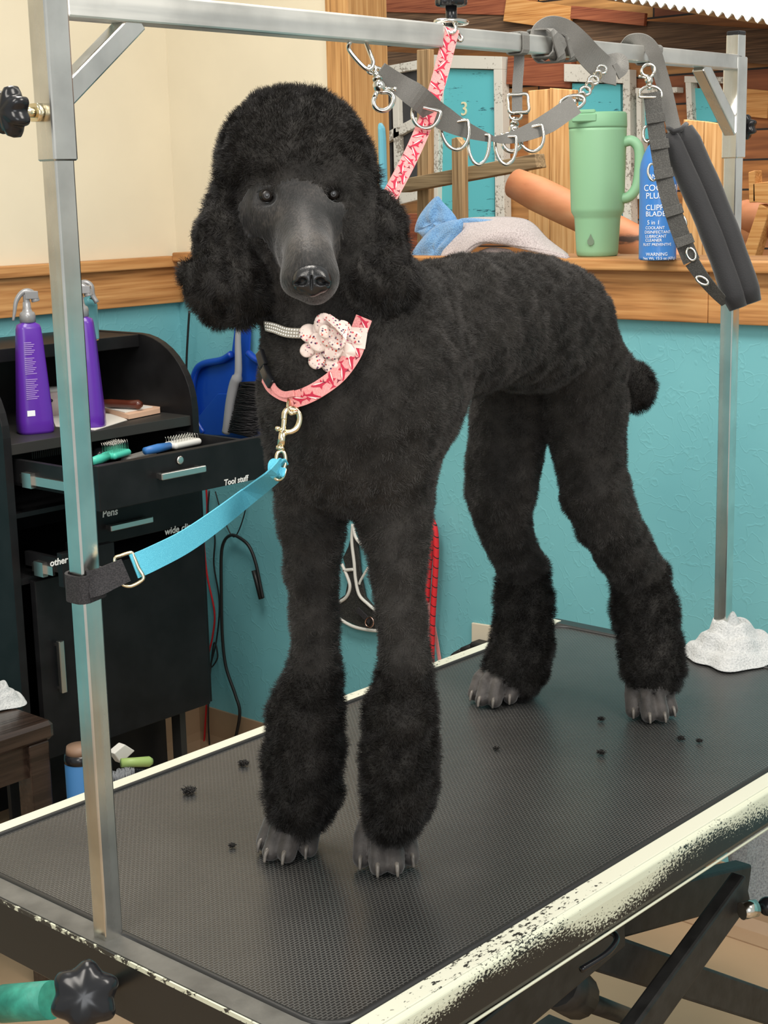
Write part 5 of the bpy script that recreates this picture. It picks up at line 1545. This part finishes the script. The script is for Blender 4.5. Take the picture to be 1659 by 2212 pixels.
def drawer(yf, z0, z1, hpx, texts, x0=None, x1=None, open_=0):
    x0 = x0 or CX0 + .040; x1 = x1 or CX1 - .022
    f = MB().box(x0, x1, yf - .018, yf, z0, z1).build('drawer', M['black_wood'], cab, bevel=.0015)
    if hpx:
        a, b_ = at_y(*hpx[0], yf - .034), at_y(*hpx[1], yf - .034)
        zc_ = (a.z + b_.z) / 2
        MB().rbox(((a.x + b_.x) / 2, yf - .034, zc_), ((b_.x - a.x) / 2, 0, 0), (0, .006, 0), (0, 0, .0065), .002).box(a.x + .004, a.x + .014, yf - .032, yf - .018, zc_ - .005, zc_ + .005).box(b_.x - .014, b_.x - .004, yf - .032, yf - .018, zc_ - .005, zc_ + .005).build('handle', M['handle'], f)
    if open_:
        MB().box(x0 + .008, x0 + .020, yf, yf + open_, z0 + .02, z1 - .015).box(x1 - .020, x1 - .008, yf, yf + open_, z0 + .02, z1 - .015).box(x0 + .008, x1 - .008, yf, yf + open_, z0 + .02, z0 + .026).build('drawer_box', M['black_wood'], f)
        zz = (z0 + z1) / 2
        MB().box(x0 + .002, x0 + .008, yf + .02, yf + open_ - .03, zz - .016, zz + .002).box(x0 - .004, x0 + .008, yf + open_ - .075, yf + open_ - .045, zz - .022, zz + .008).build('slide_rail', M['handle'], f)
    for t in texts: hand(f, *t)
    return f
YD1 = 1.175
d1_ = drawer(YD1, T + .134, T + .222, ((346, 1030), (442, 1012)), [('Tool stuff', 484, 1049, YD1 - .018, .017)], x0=.905, x1=1.362, open_=.27)
lk = at_y(388, 994, YD1 - .019); MB().lathe(lk, [(.0001, 0), (.0085, 0), (.0085, .003), (.006, .004), (.0001, .004)], (0, -1, 0), 28).build('lock', M['handle'], d1_)
d2_ = drawer(CYF - .0, T + .002, T + .085, ((236, 1140), (328, 1123)), [('Pens', 221, 1118, CYF - .018, .022), ('wide clip combs', 356, 1156, CYF - .018, .0215)], x0=1.055)
d3_ = drawer(CYF - .10, T - .040, T + .030, None, [('other b', 108, 1224, CYF - .118, .019)], x0=.915, x1=1.045, open_=.12)
# open foot section below
MB().box(CX1 - .075, CX1 - .058, CYF + .03, CYF + .06, 0, zb).build('leg', M['black_edge'], cab)
MB().box(CX0 + .02, CX0 + .04, CYF + .03, CYF + .06, 0, zb).build('leg', M['black_edge'], cab)
MB().box(CX0 + .02, CX1 - .06, CYB - .03, CYB - .012, .05, zb).build('back_panel', M['black_wood'], cab)

MB().box(CX0 + .02, CX1 - .06, CYF + .10, CYF + .112, 0, zb).build('foot_panel', M['black_wood'], cab)

# things in the open drawer
zd = T + .118 + .027
def brush(name, px, py, z, ang, L, col, col2, label, bl=.016, group=None):
    c = at_z(px, py, z - T); a = Vector((math.cos(ang), math.sin(ang), 0)); b_ = Vector((-a.y, a.x, 0))
    e = empty(name, c, label, 'brush', group)
    MB().rbox(c + a * L * .22, a * L * .28, b_ * .020, Vector((0, 0, .007)), .006).build('brush_head', col, e, bevel=.002)
    MB().tube([c - a * L * .05, c - a * L * .3, c - a * L * .55], .009, 12, rs=[.008, .010, .008]).build('handle', col2, e)
    m = MB()
    for i in range(9):
        for j in range(5):
            p = c + a * (L * (-.02 + .058 * i)) + b_ * (-.014 + .007 * j) + Vector((0, 0, .006)); m.tube([p, p + Vector((0, 0, bl * .6)), p + Vector((0, 0, bl)) - a * .003], .0005, 4)
    m.build('wire_bristles', M['chrome'], e); return e
M['mint'] = plain('mint_plastic', srgb(78, 200, 176), .35); M['white_pl'] = plain('white_plastic', srgb(228, 228, 224), .35); M['blue_pl'] = plain('blue_grip', srgb(60, 120, 190), .4)
brush('slicker_brush', 236, 985, zd + .045, .35, .12, M['mint'], M['mint'], 'mint green slicker brush at the left of the open drawer', .022)
brush('slicker_brush', 372, 962, zd + .050, .10, .15, M['white_pl'], M['blue_pl'], 'white slicker brush with blue grip lying right in the open drawer', .012)
c = at_z(300, 985, zd + .030 - T); o = MB().rbox(c, (.05, .015, 0), (-.004, .013, 0), (0, 0, .006), .005).build('nail_file_block', M['grey_strap'], bevel=.002); tag(o, 'flat grey tool lying between the two brushes in the drawer', 'tool')
c = at_z(215, 990, zd + .03 - T); o = MB().ell(c, .018, .018, .024).build('black_tool', M['black_plastic']); o.name = 'black_knob_tool'; tag(o, 'round black tool handle tucked left of the mint brush', 'tool')
c = at_z(110, 985, zd + .022 - T); m = MB()
for i in range(16): m.box(c.x - .05 + .0055 * i, c.x - .048 + .0055 * i, c.y - .001, c.y + .002, c.z, c.z + .026)
m.box(c.x - .052, c.x + .040, c.y - .003, c.y + .004, c.z + .024, c.z + .032); tag(m.build('comb', M['black_edge']), 'dark metal comb leaning at the left side of the open drawer', 'comb')

# purple spray bottles on the shelf
M['purple'] = plain('purple_plastic', srgb(92, 42, 160), .32, coat=.2); M['silver_pl'] = plain('silver_grey_plastic', srgb(150, 150, 152), .3, .3)
M['label_lilac'] = plain('lilac_print', srgb(168, 140, 205), .5)
def spray_bottle(px, py, label, rotz=0, wh=(39, 31)):
    c = _at(px, py, 2, zs_); k = depth(c) / FPX
    e = empty('spray_bottle', c, label, 'bottle', 'purple spray bottles on the cabinet shelf')
    v = CAM - c; v.z = 0; v.normalize(); r_ = v.cross(Vector((0, 0, 1))); r_ = r_ if r_.dot(CR) > 0 else -r_
    q = Matrix.Rotation(rotz, 3, 'Z'); v = q @ v; r_ = q @ r_
    m = MB(); prof = [(.2, 0), (.93, 0), (1, 6), (.98, 30), (.72, 200), (.66, 224), (.60, 232), (.40, 236), (.38, 240), (.1, 240)]
    vs = []; n = 40
    for (f, z) in prof:
        for i in range(n):
            a = 2 * math.pi * i / n; ca, sa = math.cos(a), math.sin(a); p_ = .62
            vs.append(c + r_ * (wh[0] * k * f * math.copysign(abs(ca) ** p_, ca)) + v * (wh[1] * k * f * math.copysign(abs(sa) ** p_, sa)) + Vector((0, 0, z * k)))
    fs = [(a * n + i, a * n + (i + 1) % n, (a + 1) * n + (i + 1) % n, (a + 1) * n + i) for a in range(len(prof) - 1) for i in range(n)] + [tuple(range(n))[::-1]]
    m.add(vs, fs, True).build('bottle', M['purple'], e)
    t0 = c + Vector((0, 0, 236 * k))
    cp = MB().lathe(t0, [(14 * k, 0), (17 * k, 2 * k), (17 * k, 16 * k), (15 * k, 22 * k), (11 * k, 24 * k), (9 * k, 30 * k), (8 * k, 44 * k), (.0001, 44 * k)], n=28).build('collar', M['silver_pl'], e)
    hd = MB(); L = [(-4, 30), (-2, 52), (6, 62), (14, 64)]
    hd.tube(smooth_path([tuple(t0 + r_ * (x * k) + Vector((0, 0, z * k))) for x, z in ((20, 44), (16, 58), (4, 66), (-10, 62), (-22, 46), (-27, 24), (-31, 6))], 4), 7 * k, 12, rs=[(9 - .26 * i) * k for i in range(25)])
    hd.cyl(t0 + Vector((0, 0, 24 * k)), t0 + Vector((0, 0, 60 * k)), 7 * k); hd.obox(t0 + r_ * 10 * k + Vector((0, 0, 58 * k)), r_ * 14 * k, v * 9 * k, Vector((0, 0, 8 * k)))
    hd.build('trigger', M['silver_pl'], e, bevel=.001)
    def onface(x, z, w_, h_, mb):
        # lean of the front face
        P = []
        for (a, b_) in ((x, z), (x + w_, z), (x + w_, z + h_), (x, z + h_)):
            f = 1 - .28 * b_ / 200; P.append(c + r_ * a * f * k + v * (wh[1] * k * (f * .985) + .0008) + Vector((0, 0, b_ * k)))
        mb.add([*P, *[p + v * .0003 for p in P]], [(0, 1, 2, 3), (4, 5, 6, 7)])
    m = MB()
    for i in range(30): 
        if i in (11, 12, 22): continue
        onface(-24, 76 + i * 4.1, 26 + 5 * math.sin(i * 2.1), 1.6, m)
    m.build('printed_text', M['label_lilac'], e); m = MB(); onface(-24, 40, 18, 12, m); m.build('barcode', M['label_white'], e); return e
spray_bottle(77, 934, 'purple spray bottle with printed text, left of the near gantry post', .25)
e2 = spray_bottle(190, 922, 'purple spray bottle partly hidden behind the near gantry post', -.15)
# clear bottle on the top board
c = _at(196, 735, 2, zt); k = depth(c) / FPX
M['clear'] = plain('clear_plastic', (.9, .95, .95, 1), .05, trans=1, ior=1.15)
e = empty('clear_spray_bottle', c, 'clear spray bottle with grey trigger standing on the top board behind the post', 'bottle')
MB().lathe(c, [(.0001, 0), (17 * k, 0), (19 * k, 4 * k), (19 * k, 76 * k), (14 * k, 88 * k), (7 * k, 94 * k), (7 * k, 98 * k)], n=28).build('bottle', M['clear'], e)
m = MB().cyl(c + Vector((0, 0, 96 * k)), c + Vector((0, 0, 110 * k)), 9 * k)
v = CAM - c; v.z = 0; v.normalize(); r_ = CR.copy(); r_.z = 0; r_.normalize()
m.tube(smooth_path([tuple(c + r_ * (x * k) + Vector((0, 0, z * k))) for x, z in ((-20, 120), (-4, 124), (8, 116), (10, 96), (18, 80))], 4), 6 * k, 10); m.build('trigger', M['silver_pl'], e)
# papers, cup, wooden handled tool on the shelf
M['paper'] = plain('white_paper', srgb(226, 222, 214), .7); M['cream_card'] = plain('peach_card', srgb(226, 186, 158), .6)
def flat(px, z0, th, mat, name, label, cat):
    P = [_at(x, y, 2, zs_ + z0) for x, y in px]; o = MB().prism(P, (0, 0, th)).build(name, mat); return tag(o, label, cat)
flat([(112, 900), (210, 870), (275, 908), (205, 930), (120, 922)], .0005, .0012, M['paper'], 'paper_sheet', 'white paper lying under the purple bottles on the shelf', 'paper')
flat([(215, 886), (270, 870), (346, 882), (346, 892), (278, 906)], .002, .010, M['cream_card'], 'card_booklet', 'peach coloured booklet on the shelf under the wooden handle', 'booklet')
flat([(222, 880), (280, 872), (330, 880), (270, 892)], .0125, .002, M['paper'], 'paper_sheet', 'folded white sheet lying on top of the peach booklet', 'paper')
M['rosewood'] = plain('dark_red_wood', srgb(84, 40, 28), .3, var=.2, vs=20, coat=.3)
a, b_ = _at(214, 870, 2, zs_ + .026), _at(306, 874, 2, zs_ + .026)
e = empty('stripping_knife', a, 'tool with rounded dark red wooden handle lying on the papers', 'tool')
MB().tube([a, a.lerp(b_, .3), a.lerp(b_, .7), a.lerp(b_, .93), b_], .009, 14, rs=[.008, .0095, .0088, .0108, .006]).build('handle', M['rosewood'], e)
for t in (.15, .3): MB().cyl(a.lerp(b_, t) + Vector((-.003, -.012, .004)), a.lerp(b_, t) + Vector((0, 0, 0)), .0018).build('rivet', M['brass'], e)
MB().obox(a + (a - b_) * .3, (a - b_) * .3, Vector((0, .006, 0)), Vector((0, 0, .0008))).build('blade', M['chrome'], e)
c = _at(128, 905, 2, zs_) + Vector((.02, .06, 0)); k = depth(c) / FPX
e = empty('printed_tub', c, 'small white tub with pink print and a pale lid behind the left purple bottle', 'tub')
MB().lathe(c, [(.0001, 0), (22 * k, 0), (26 * k, 50 * k), (26 * k, 54 * k), (.0001, 54 * k)], n=32).build('tub', plain('white_pink_print', srgb(232, 214, 212), .4, var=.1, vs=60), e)
MB().lathe(c + Vector((0, 0, 54 * k)), [(28 * k, 0), (28 * k, 7 * k), (.0001, 8 * k)], n=32).build('lid', M['white_pl'], e)
v = CAM - c; v.z = 0; v.normalize()
MB().ell(c + v * 24.5 * k + Vector((0, 0, 36 * k)) + CR * 2 * k, 6 * k, 4 * k, 1.5 * k, ax=(CR, CU, v)).build('printed_oval', M['black_plastic'], e)
c2 = c + Vector((.03, .08, 0)); tag(MB().lathe(c2, [(.0001, 0), (20 * k, 0), (20 * k, 82 * k), (16 * k, 90 * k), (.0001, 92 * k)], n=28).build('green_jar', plain('lime_green_plastic', srgb(110, 160, 40), .4)), 'lime green jar in the shadow at the back of the shelf', 'jar')

# ------------------------------------------------------------------ things on the walls and floor by the corner
XP = XW - .02
du = empty('dustpan', at_x(500, 900, XP), 'royal blue dustpan hung on the teal wall beside the cabinet', 'dustpan')
M['royal'] = plain('royal_blue_plastic', srgb(16, 66, 170), .32, coat=.2)
out = [(422, 800), (430, 788), (470, 780), (492, 772), (500, 760), (505, 720), (508, 690), (538, 690), (540, 720), (538, 758), (548, 776), (580, 790), (600, 800), (600, 940), (592, 1035), (575, 1035), (560, 1000), (440, 935), (424, 905), (414, 860), (414, 820)]
m = slab(out, XP - .006, .006); m.build('pan_plate', M['royal'], du, bevel=.002)
def rimtube(lst, r, X, parent, name, mat): return MB().tube(smooth_path([tuple(at_x(x, y, X)) for x, y in lst], 6), r, 10).build(name, mat, parent)
rimtube([(500, 765), (478, 778), (440, 786), (424, 800), (416, 830), (416, 870), (426, 910), (440, 935)], .009, XP - .018, du, 'pan_rim', M['royal'])
rimtube([(536, 762), (556, 778), (590, 790), (604, 810)], .009, XP - .018, du, 'pan_rim', M['royal'])
m = MB().prism([at_x(x, y, XP - .02) for x, y in ((424, 905), (470, 850), (560, 850), (600, 905), (600, 945), (440, 940))], (.012, 0, 0)); m.build('pan_floor', M['royal'], du, bevel=.002)
hb = empty('hand_brush', at_x(515, 900, XP - .05), 'grey handled brush with black bristles clipped inside the blue dustpan', 'brush')
M['grey_pl'] = plain('grey_plastic', srgb(150, 152, 156), .4)
pts = [(515, 700), (514, 740), (515, 780), (514, 810), (506, 832), (498, 870), (492, 915), (488, 935)]
MB().tube(smooth_path([tuple(at_x(x, y, XP - .045)) for x, y in pts], 4), .008, 12, rs=[.0065 + (.004 if i > 12 else 0) + .003 * math.sin(i / 28 * 3.1) for i in range(29)]).build('handle', M['grey_pl'], hb)
m = MB(); rnd = random.Random(5)
for i in range(900):
    t = rnd.random(); y0 = 826 + 108 * t; x0 = 520 - 26 * t + rnd.uniform(-3, 6)
    a = at_x(x0, y0, XP - .045 + rnd.uniform(-.012, .012)); b_ = at_x(x0 + 52 + rnd.uniform(-8, 10), y0 + 6 + rnd.uniform(-9, 9), XP - .05 + rnd.uniform(-.016, .016))
    m.tube([a, a.lerp(b_, .5) + Vector((0, 0, rnd.uniform(-.002, .002))), b_], .0009, 3)
o = m.build('bristles', M['black_strap'], hb); o['kind'] = 'stuff'

def cord(lst, r, mat, label, X=XW - .012, name='power_cord', n=8, group=None):
    P = [tuple(at_x(x, y, X)) for x, y in lst]; o = MB().tube(smooth_path(P, n), r, 8).build(name, mat); return tag(o, label, 'cord', group)
M['cord'] = plain('black_cable', (.012, .012, .012, 1), .45); M['red_cord'] = plain('red_cable', srgb(190, 30, 36), .4)
cord([(409, 672), (406, 720), (403, 780), (402, 860)], .0028, M['cord'], 'black cable running down the wall corner above the cabinet', XW - .06)
cord([(412, 885), (425, 915), (440, 1000), (447, 1080), (446, 1130), (440, 1160), (447, 1240), (463, 1320), (460, 1370), (448, 1430), (447, 1500), (440, 1620)], .0026, M['red_cord'], 'thin red cable hanging down beside the cabinet')
cord([(452, 1060), (450, 1110), (464, 1160), (462, 1220), (474, 1300), (468, 1380), (455, 1440), (470, 1420), (462, 1390), (452, 1480), (450, 1560), (455, 1640)], .0022, M['cord'], 'thin black cable twisting beside the red one', XW - .016)
cord([(465, 1062), (480, 1110), (505, 1160), (528, 1110), (534, 1050)], .0016, M['cord'], 'thin black loop of cable above the cable hook', XW - .014)
o = cord([(568, 1292), (562, 1262), (552, 1215), (538, 1180), (518, 1162), (500, 1156), (485, 1168), (478, 1200), (478, 1280), (480, 1370), (488, 1440), (508, 1500), (518, 1540), (508, 1600)], .0042, M['cord'], 'thick black hose end looped over a wall hook', XW - .024, 'air_hose')
MB().tube([at_x(548, 1232, XW - .024), at_x(556, 1262, XW - .024), at_x(564, 1294, XW - .024)], .0062, 10).build('plug_end', M['cord'], o)
cord([(927, 1040), (928, 1080), (926, 1130)], .003, M['cord'], 'black cable on the teal wall above the red rope leash', XW - .012)
# harness hanging between the front legs
hn = empty('step_in_harness', at_x(775, 1250, XW - .02), 'black mesh dog harness with white piping hanging on the teal wall', 'harness')
M['mesh_black'] = weave('black_air_mesh', (.012, .012, .012, 1), (.05, .05, .045, 1), 500); M['piping'] = plain('white_piping', srgb(216, 214, 206), .6)
body = [(740, 1205), (752, 1180), (762, 1140), (772, 1180), (778, 1240), (788, 1290), (812, 1320), (830, 1335), (828, 1362), (780, 1356), (740, 1338), (722, 1320), (724, 1300), (745, 1285), (752, 1250)]
m = slab(body, XW - .016, .008); m.build('mesh_panel', M['mesh_black'], hn, bevel=.002)
def pipe(lst, parent=hn, r=.004): rimtube(lst, r, XW - .018, parent, 'white_piping', M['piping'])
pipe([(762, 1132), (760, 1170), (765, 1215), (768, 1250), (776, 1285), (795, 1305), (815, 1322)])
pipe([(762, 1134), (768, 1160), (782, 1178)]); pipe([(738, 1218), (750, 1245), (756, 1268), (748, 1290), (728, 1304)])
pipe([(728, 1334), (760, 1352), (790, 1360), (828, 1364)]); pipe([(742, 1232), (766, 1230)]); pipe([(796, 1225), (780, 1252), (776, 1262)], r=.003)
MB().obox(at_x(786, 1330, XW - .024), (0, -.020, -.012), (0, -.003, .006), (.002, 0, 0)).build('strap_tab', M['black_strap'], hn)
ring_p = [at_x(798 + 9 * math.cos(a), 1344 + 11 * math.sin(a), XW - .027) for a in [i * .5236 for i in range(12)]]
MB().tube(ring_p, .0018, 8, True).build('ring', plain('rose_gold_ring', (.7, .42, .34, 1), .2, 1), hn)
# red rope leash
def rope(lst, r, X, mat, parent, name):
    return MB().tube(smooth_path([tuple(at_x(x, y, X)) for x, y in lst], 10), r, 12).build(name, mat, parent)
def ropemat():
    m, nt, b = nodes('red_rope_with_fleck')
    sx = nt.nodes.new('ShaderNodeSeparateXYZ'); nt.links.new(coords(nt), sx.inputs[0])
    a = nt.nodes.new('ShaderNodeMath'); a.operation = 'ADD'; nt.links.new(sx.outputs[2], a.inputs[0])
    yy = nt.nodes.new('ShaderNodeMath'); yy.operation = 'MULTIPLY'; yy.inputs[1].default_value = -.7; nt.links.new(sx.outputs[1], yy.inputs[0]); nt.links.new(yy.outputs[0], a.inputs[1])
    md = nt.nodes.new('ShaderNodeMath'); md.operation = 'PINGPONG'; md.inputs[1].default_value = .012; nt.links.new(a.outputs[0], md.inputs[0])
    sc_ = nt.nodes.new('ShaderNodeMath'); sc_.operation = 'MULTIPLY'; sc_.inputs[1].default_value = 1 / .012; nt.links.new(md.outputs[0], sc_.inputs[0])
    nt.links.new(ramp(nt, sc_.outputs[0], [(.0, (.02, .01, .01)), (.09, (.02, .01, .01)), (.13, srgb(214, 36, 46)), (1, srgb(214, 36, 46))]), b.inputs['Base Color']); b.inputs['Roughness'].default_value = .6
    return m
M['rope'] = ropemat()
rl = empty('rope_leash', at_x(930, 1250, XW - .03), 'red rope leash with dark flecks looped on a wall hook', 'leash')
rope([(905, 1120), (916, 1113), (930, 1122), (940, 1145), (942, 1200), (938, 1280), (934, 1350), (932, 1450)], .0068, XW - .036, M['rope'], rl, 'rope')
rope([(905, 1128), (916, 1130), (926, 1148), (930, 1180), (926, 1240), (922, 1300)], .0068, XW - .030, M['rope'], rl, 'rope')
pl = empty('ribbon_leash', at_x(935, 1400, XW - .02), 'faded pink ribbon leash hanging behind the red rope', 'leash')
Pp = smooth_path([tuple(at_x(x, y, XW - .012)) for x, y in ((925, 1260), (924, 1320), (922, 1380), (922, 1450))], 6); MB().ribbon(Pp, [Vector((0, 1, 0))] * len(Pp), .012, .002).build('ribbon', M['pink'], pl)
Pp = smooth_path([tuple(at_x(x, y, XW - .014)) for x, y in ((936, 1345), (944, 1390), (952, 1440), (958, 1480))], 6); MB().ribbon(Pp, [Vector((0, 1, 0))] * len(Pp), .009, .002).build('ribbon', M['pink'], pl)
Pp = smooth_path([tuple(at_x(x, y, XW - .05)) for x, y in ((985, 940), (1000, 975), (990, 1010), (978, 1000))], 6)
# outlet and plug
ou = empty('wall_outlet', at_x(1045, 1385, XW), 'cream wall outlet plate with a black plug by the table edge', 'outlet')
MB().prism([at_x(x, y, XW - .006) for x, y in ((1018, 1345), (1078, 1354), (1078, 1424), (1018, 1412))], (.006, 0, 0)).build('plate', plain('cream_outlet_plate', srgb(216, 206, 184), .4), ou, bevel=.002)
pl_ = MB(); pc = at_x(1042, 1396, XW - .022); pl_.rbox(pc, (.018, 0, 0), (0, .024, 0), (0, 0, .010), .006); pl_.cyl(pc + Vector((-.008, .02, -.002)), pc + Vector((-.02, .045, -.012)), .008, .005)
pl_.build('plug', M['cord'], ou, bevel=.002)
MB().tube(smooth_path([tuple(p) for p in (pc + Vector((-.02, .045, -.012)), pc + Vector((-.03, .065, -.03)), pc + Vector((-.03, .08, -.07)), pc + Vector((-.02, .09, -.15)))], 6), .0038, 8).build('plug_cord', M['cord'], ou)
# dark wooden stool with grey cloth, lower left
st = empty('wooden_bench', at_y(40, 1700, 1.05), 'dark brown wooden bench at the left edge with a grey cloth on it', 'bench')
M['espresso'] = wood('espresso_wood', srgb(30, 22, 18), srgb(48, 36, 30), srgb(66, 52, 44), axis=0, rough=.25, spec=.6)
YS = 1.10
e_ = at_y(118, 1555, YS); zt_ = e_.z
MB().rbox((e_.x - .30, YS + .17, zt_ - .018), (.30, 0, 0), (0, .17, 0), (0, 0, .018), .010).build('seat', M['espresso'], st)
for (x, y) in ((e_.x - .035, YS + .025), (e_.x - .035, YS + .30), (e_.x - .56, YS + .025), (e_.x - .56, YS + .30)):
    MB().rbox((x, y, (zt_ - .036) / 2), (.022, 0, 0), (0, .022, 0), (0, 0, (zt_ - .036) / 2), .003).build('leg', M['espresso'], st)
MB().box(e_.x - .56, e_.x - .035, YS + .015, YS + .035, zt_ - .10, zt_ - .036).build('apron', M['espresso'], st)
MB().box(e_.x - .045, e_.x - .025, YS + .02, YS + .30, zt_ - .10, zt_ - .036).build('apron', M['espresso'], st)
cc = _at(5, 1525, 2, zt_ + .001)
cloth_heap('grey_rag', M['white_terry'], cc + Vector((.0, .02, 0)), .060, .055, .045, 9, 'pale grey rag bunched on the corner of the dark bench', 3, cat='rag')
# bin with brushes and a blue can on the floor below the cabinet
zc_ = T - .60
sb = empty('supply_bin', (1.16, 1.20, 0), 'clear bin of brushes and bottles on the floor under the cabinet', 'bin')
MB().box(1.03, 1.30, 1.11, 1.34, 0.0, .012).box(1.03, 1.036, 1.11, 1.34, 0, .20).box(1.294, 1.30, 1.11, 1.34, 0, .20).box(1.03, 1.30, 1.11, 1.116, 0, .20).box(1.03, 1.30, 1.334, 1.34, 0, .20).build('bin_shell', plain('cloudy_plastic', srgb(150, 152, 150), .3), sb)
c = at_y(172, 1620, 1.08); k = depth(c) / FPX
can = empty('blue_spray_can', (c.x, c.y, 0), 'blue aerosol can with a tan cap beside the near post below the bench', 'spray can')
MB().lathe((c.x, c.y, 0), [(.0001, 0), (33 * k, 0), (34 * k, .01), (34 * k, c.z - 26 * k), (31 * k, c.z - 16 * k), (.0001, c.z - 14 * k)], n=32).build('can_body', plain('light_blue_can', srgb(70, 130, 190), .35), can)
MB().lathe((c.x, c.y, c.z - 26 * k), [(34.6 * k, 0), (34.6 * k, 8 * k), (33 * k, 20 * k), (.0001, 20 * k)], n=32).build('black_rim', M['black_plastic'], can)
MB().lathe((c.x, c.y, c.z - 8 * k), [(31 * k, 0), (28 * k, 18 * k), (.0001, 20 * k)], n=32).build('cap', plain('tan_cap', srgb(140, 112, 92), .5), can)
a, b_ = at_y(262, 1648, 1.12), at_y(322, 1645, 1.10)
o = MB().tube([a, a.lerp(b_, .5), b_, b_ + (b_ - a) * .12], .0105, 14, rs=[.009, .0095, .0105, .006]).build('green_handle', plain('pale_green_plastic', srgb(160, 186, 110), .4)); o.name = 'green_brush'; tag(o, 'pale green rounded brush handle sticking out of the floor bin', 'brush')
P = [at_y(x, y, 1.16) for x, y in ((246, 1628), (270, 1608), (292, 1622), (262, 1650))]; tag(MB().prism(P, (0, .02, 0)).build('white_packet', M['paper'], bevel=.002), 'white folded packet standing in the floor bin next to the post', 'packet')
m = MB()
for i in range(12): m.tube([at_y(294 + i * 3.6, 1660 + .3 * i, 1.14), at_y(294 + i * 3.6, 1676, 1.14)], .0014, 5)
m.rbox(at_y(315, 1682, 1.14), (.03, 0, 0), (0, .008, 0), (0, 0, .006), .003); tag(m.build('pin_comb', M['black_plastic']), 'black toothed comb lying below the pale green handle in the floor bin', 'comb')
m = MB(); rnd = random.Random(2); c = at_y(262, 1690, 1.10)
for i in range(260):
    a = rnd.uniform(0, 6.28); r0 = .03 * math.sqrt(rnd.random()); p = c + Vector((r0 * math.cos(a), r0 * math.sin(a) * .6, 0)); m.tube([p, p + Vector((rnd.uniform(-.003, .003), rnd.uniform(-.003, .003), .022))], .0005, 3)
m.rbox(c - Vector((0, 0, .006)), (.036, 0, 0), (0, .024, 0), (0, 0, .006), .005); tag(m.build('pin_brush', M['grey_pl']), 'grey wire pin brush lying in the floor bin against the table edge', 'brush')
# grey towel hanging under the right end of the table
vs = []; n1, n2 = 30, 24
for i in range(n1):
    for j in range(n2):
        s_, t = i / (n1 - 1), j / (n2 - 1); x = 1578 + 130 * s_; y = 1722 + 228 * t + 8 * math.sin(s_ * 5)
        P = at_y(x, y, -.02); vs.append(P + Vector((.012 * math.sin(s_ * 14 + t), .012 * math.cos(s_ * 14 + t * 2), 0)))
fs = [(i * n2 + j, i * n2 + j + 1, (i + 1) * n2 + j + 1, (i + 1) * n2 + j) for i in range(n1 - 1) for j in range(n2 - 1)]
o = MB().add(vs, fs, True).build('hanging_towel', M['grey_terry2'] if 'grey_terry2' in M else terry('silver_terry', srgb(176, 178, 180), srgb(130, 132, 136))); sd = o.modifiers.new('s', 'SOLIDIFY'); sd.thickness = .006
tag(o, 'silver grey towel hanging under the far end of the grooming table', 'towel')
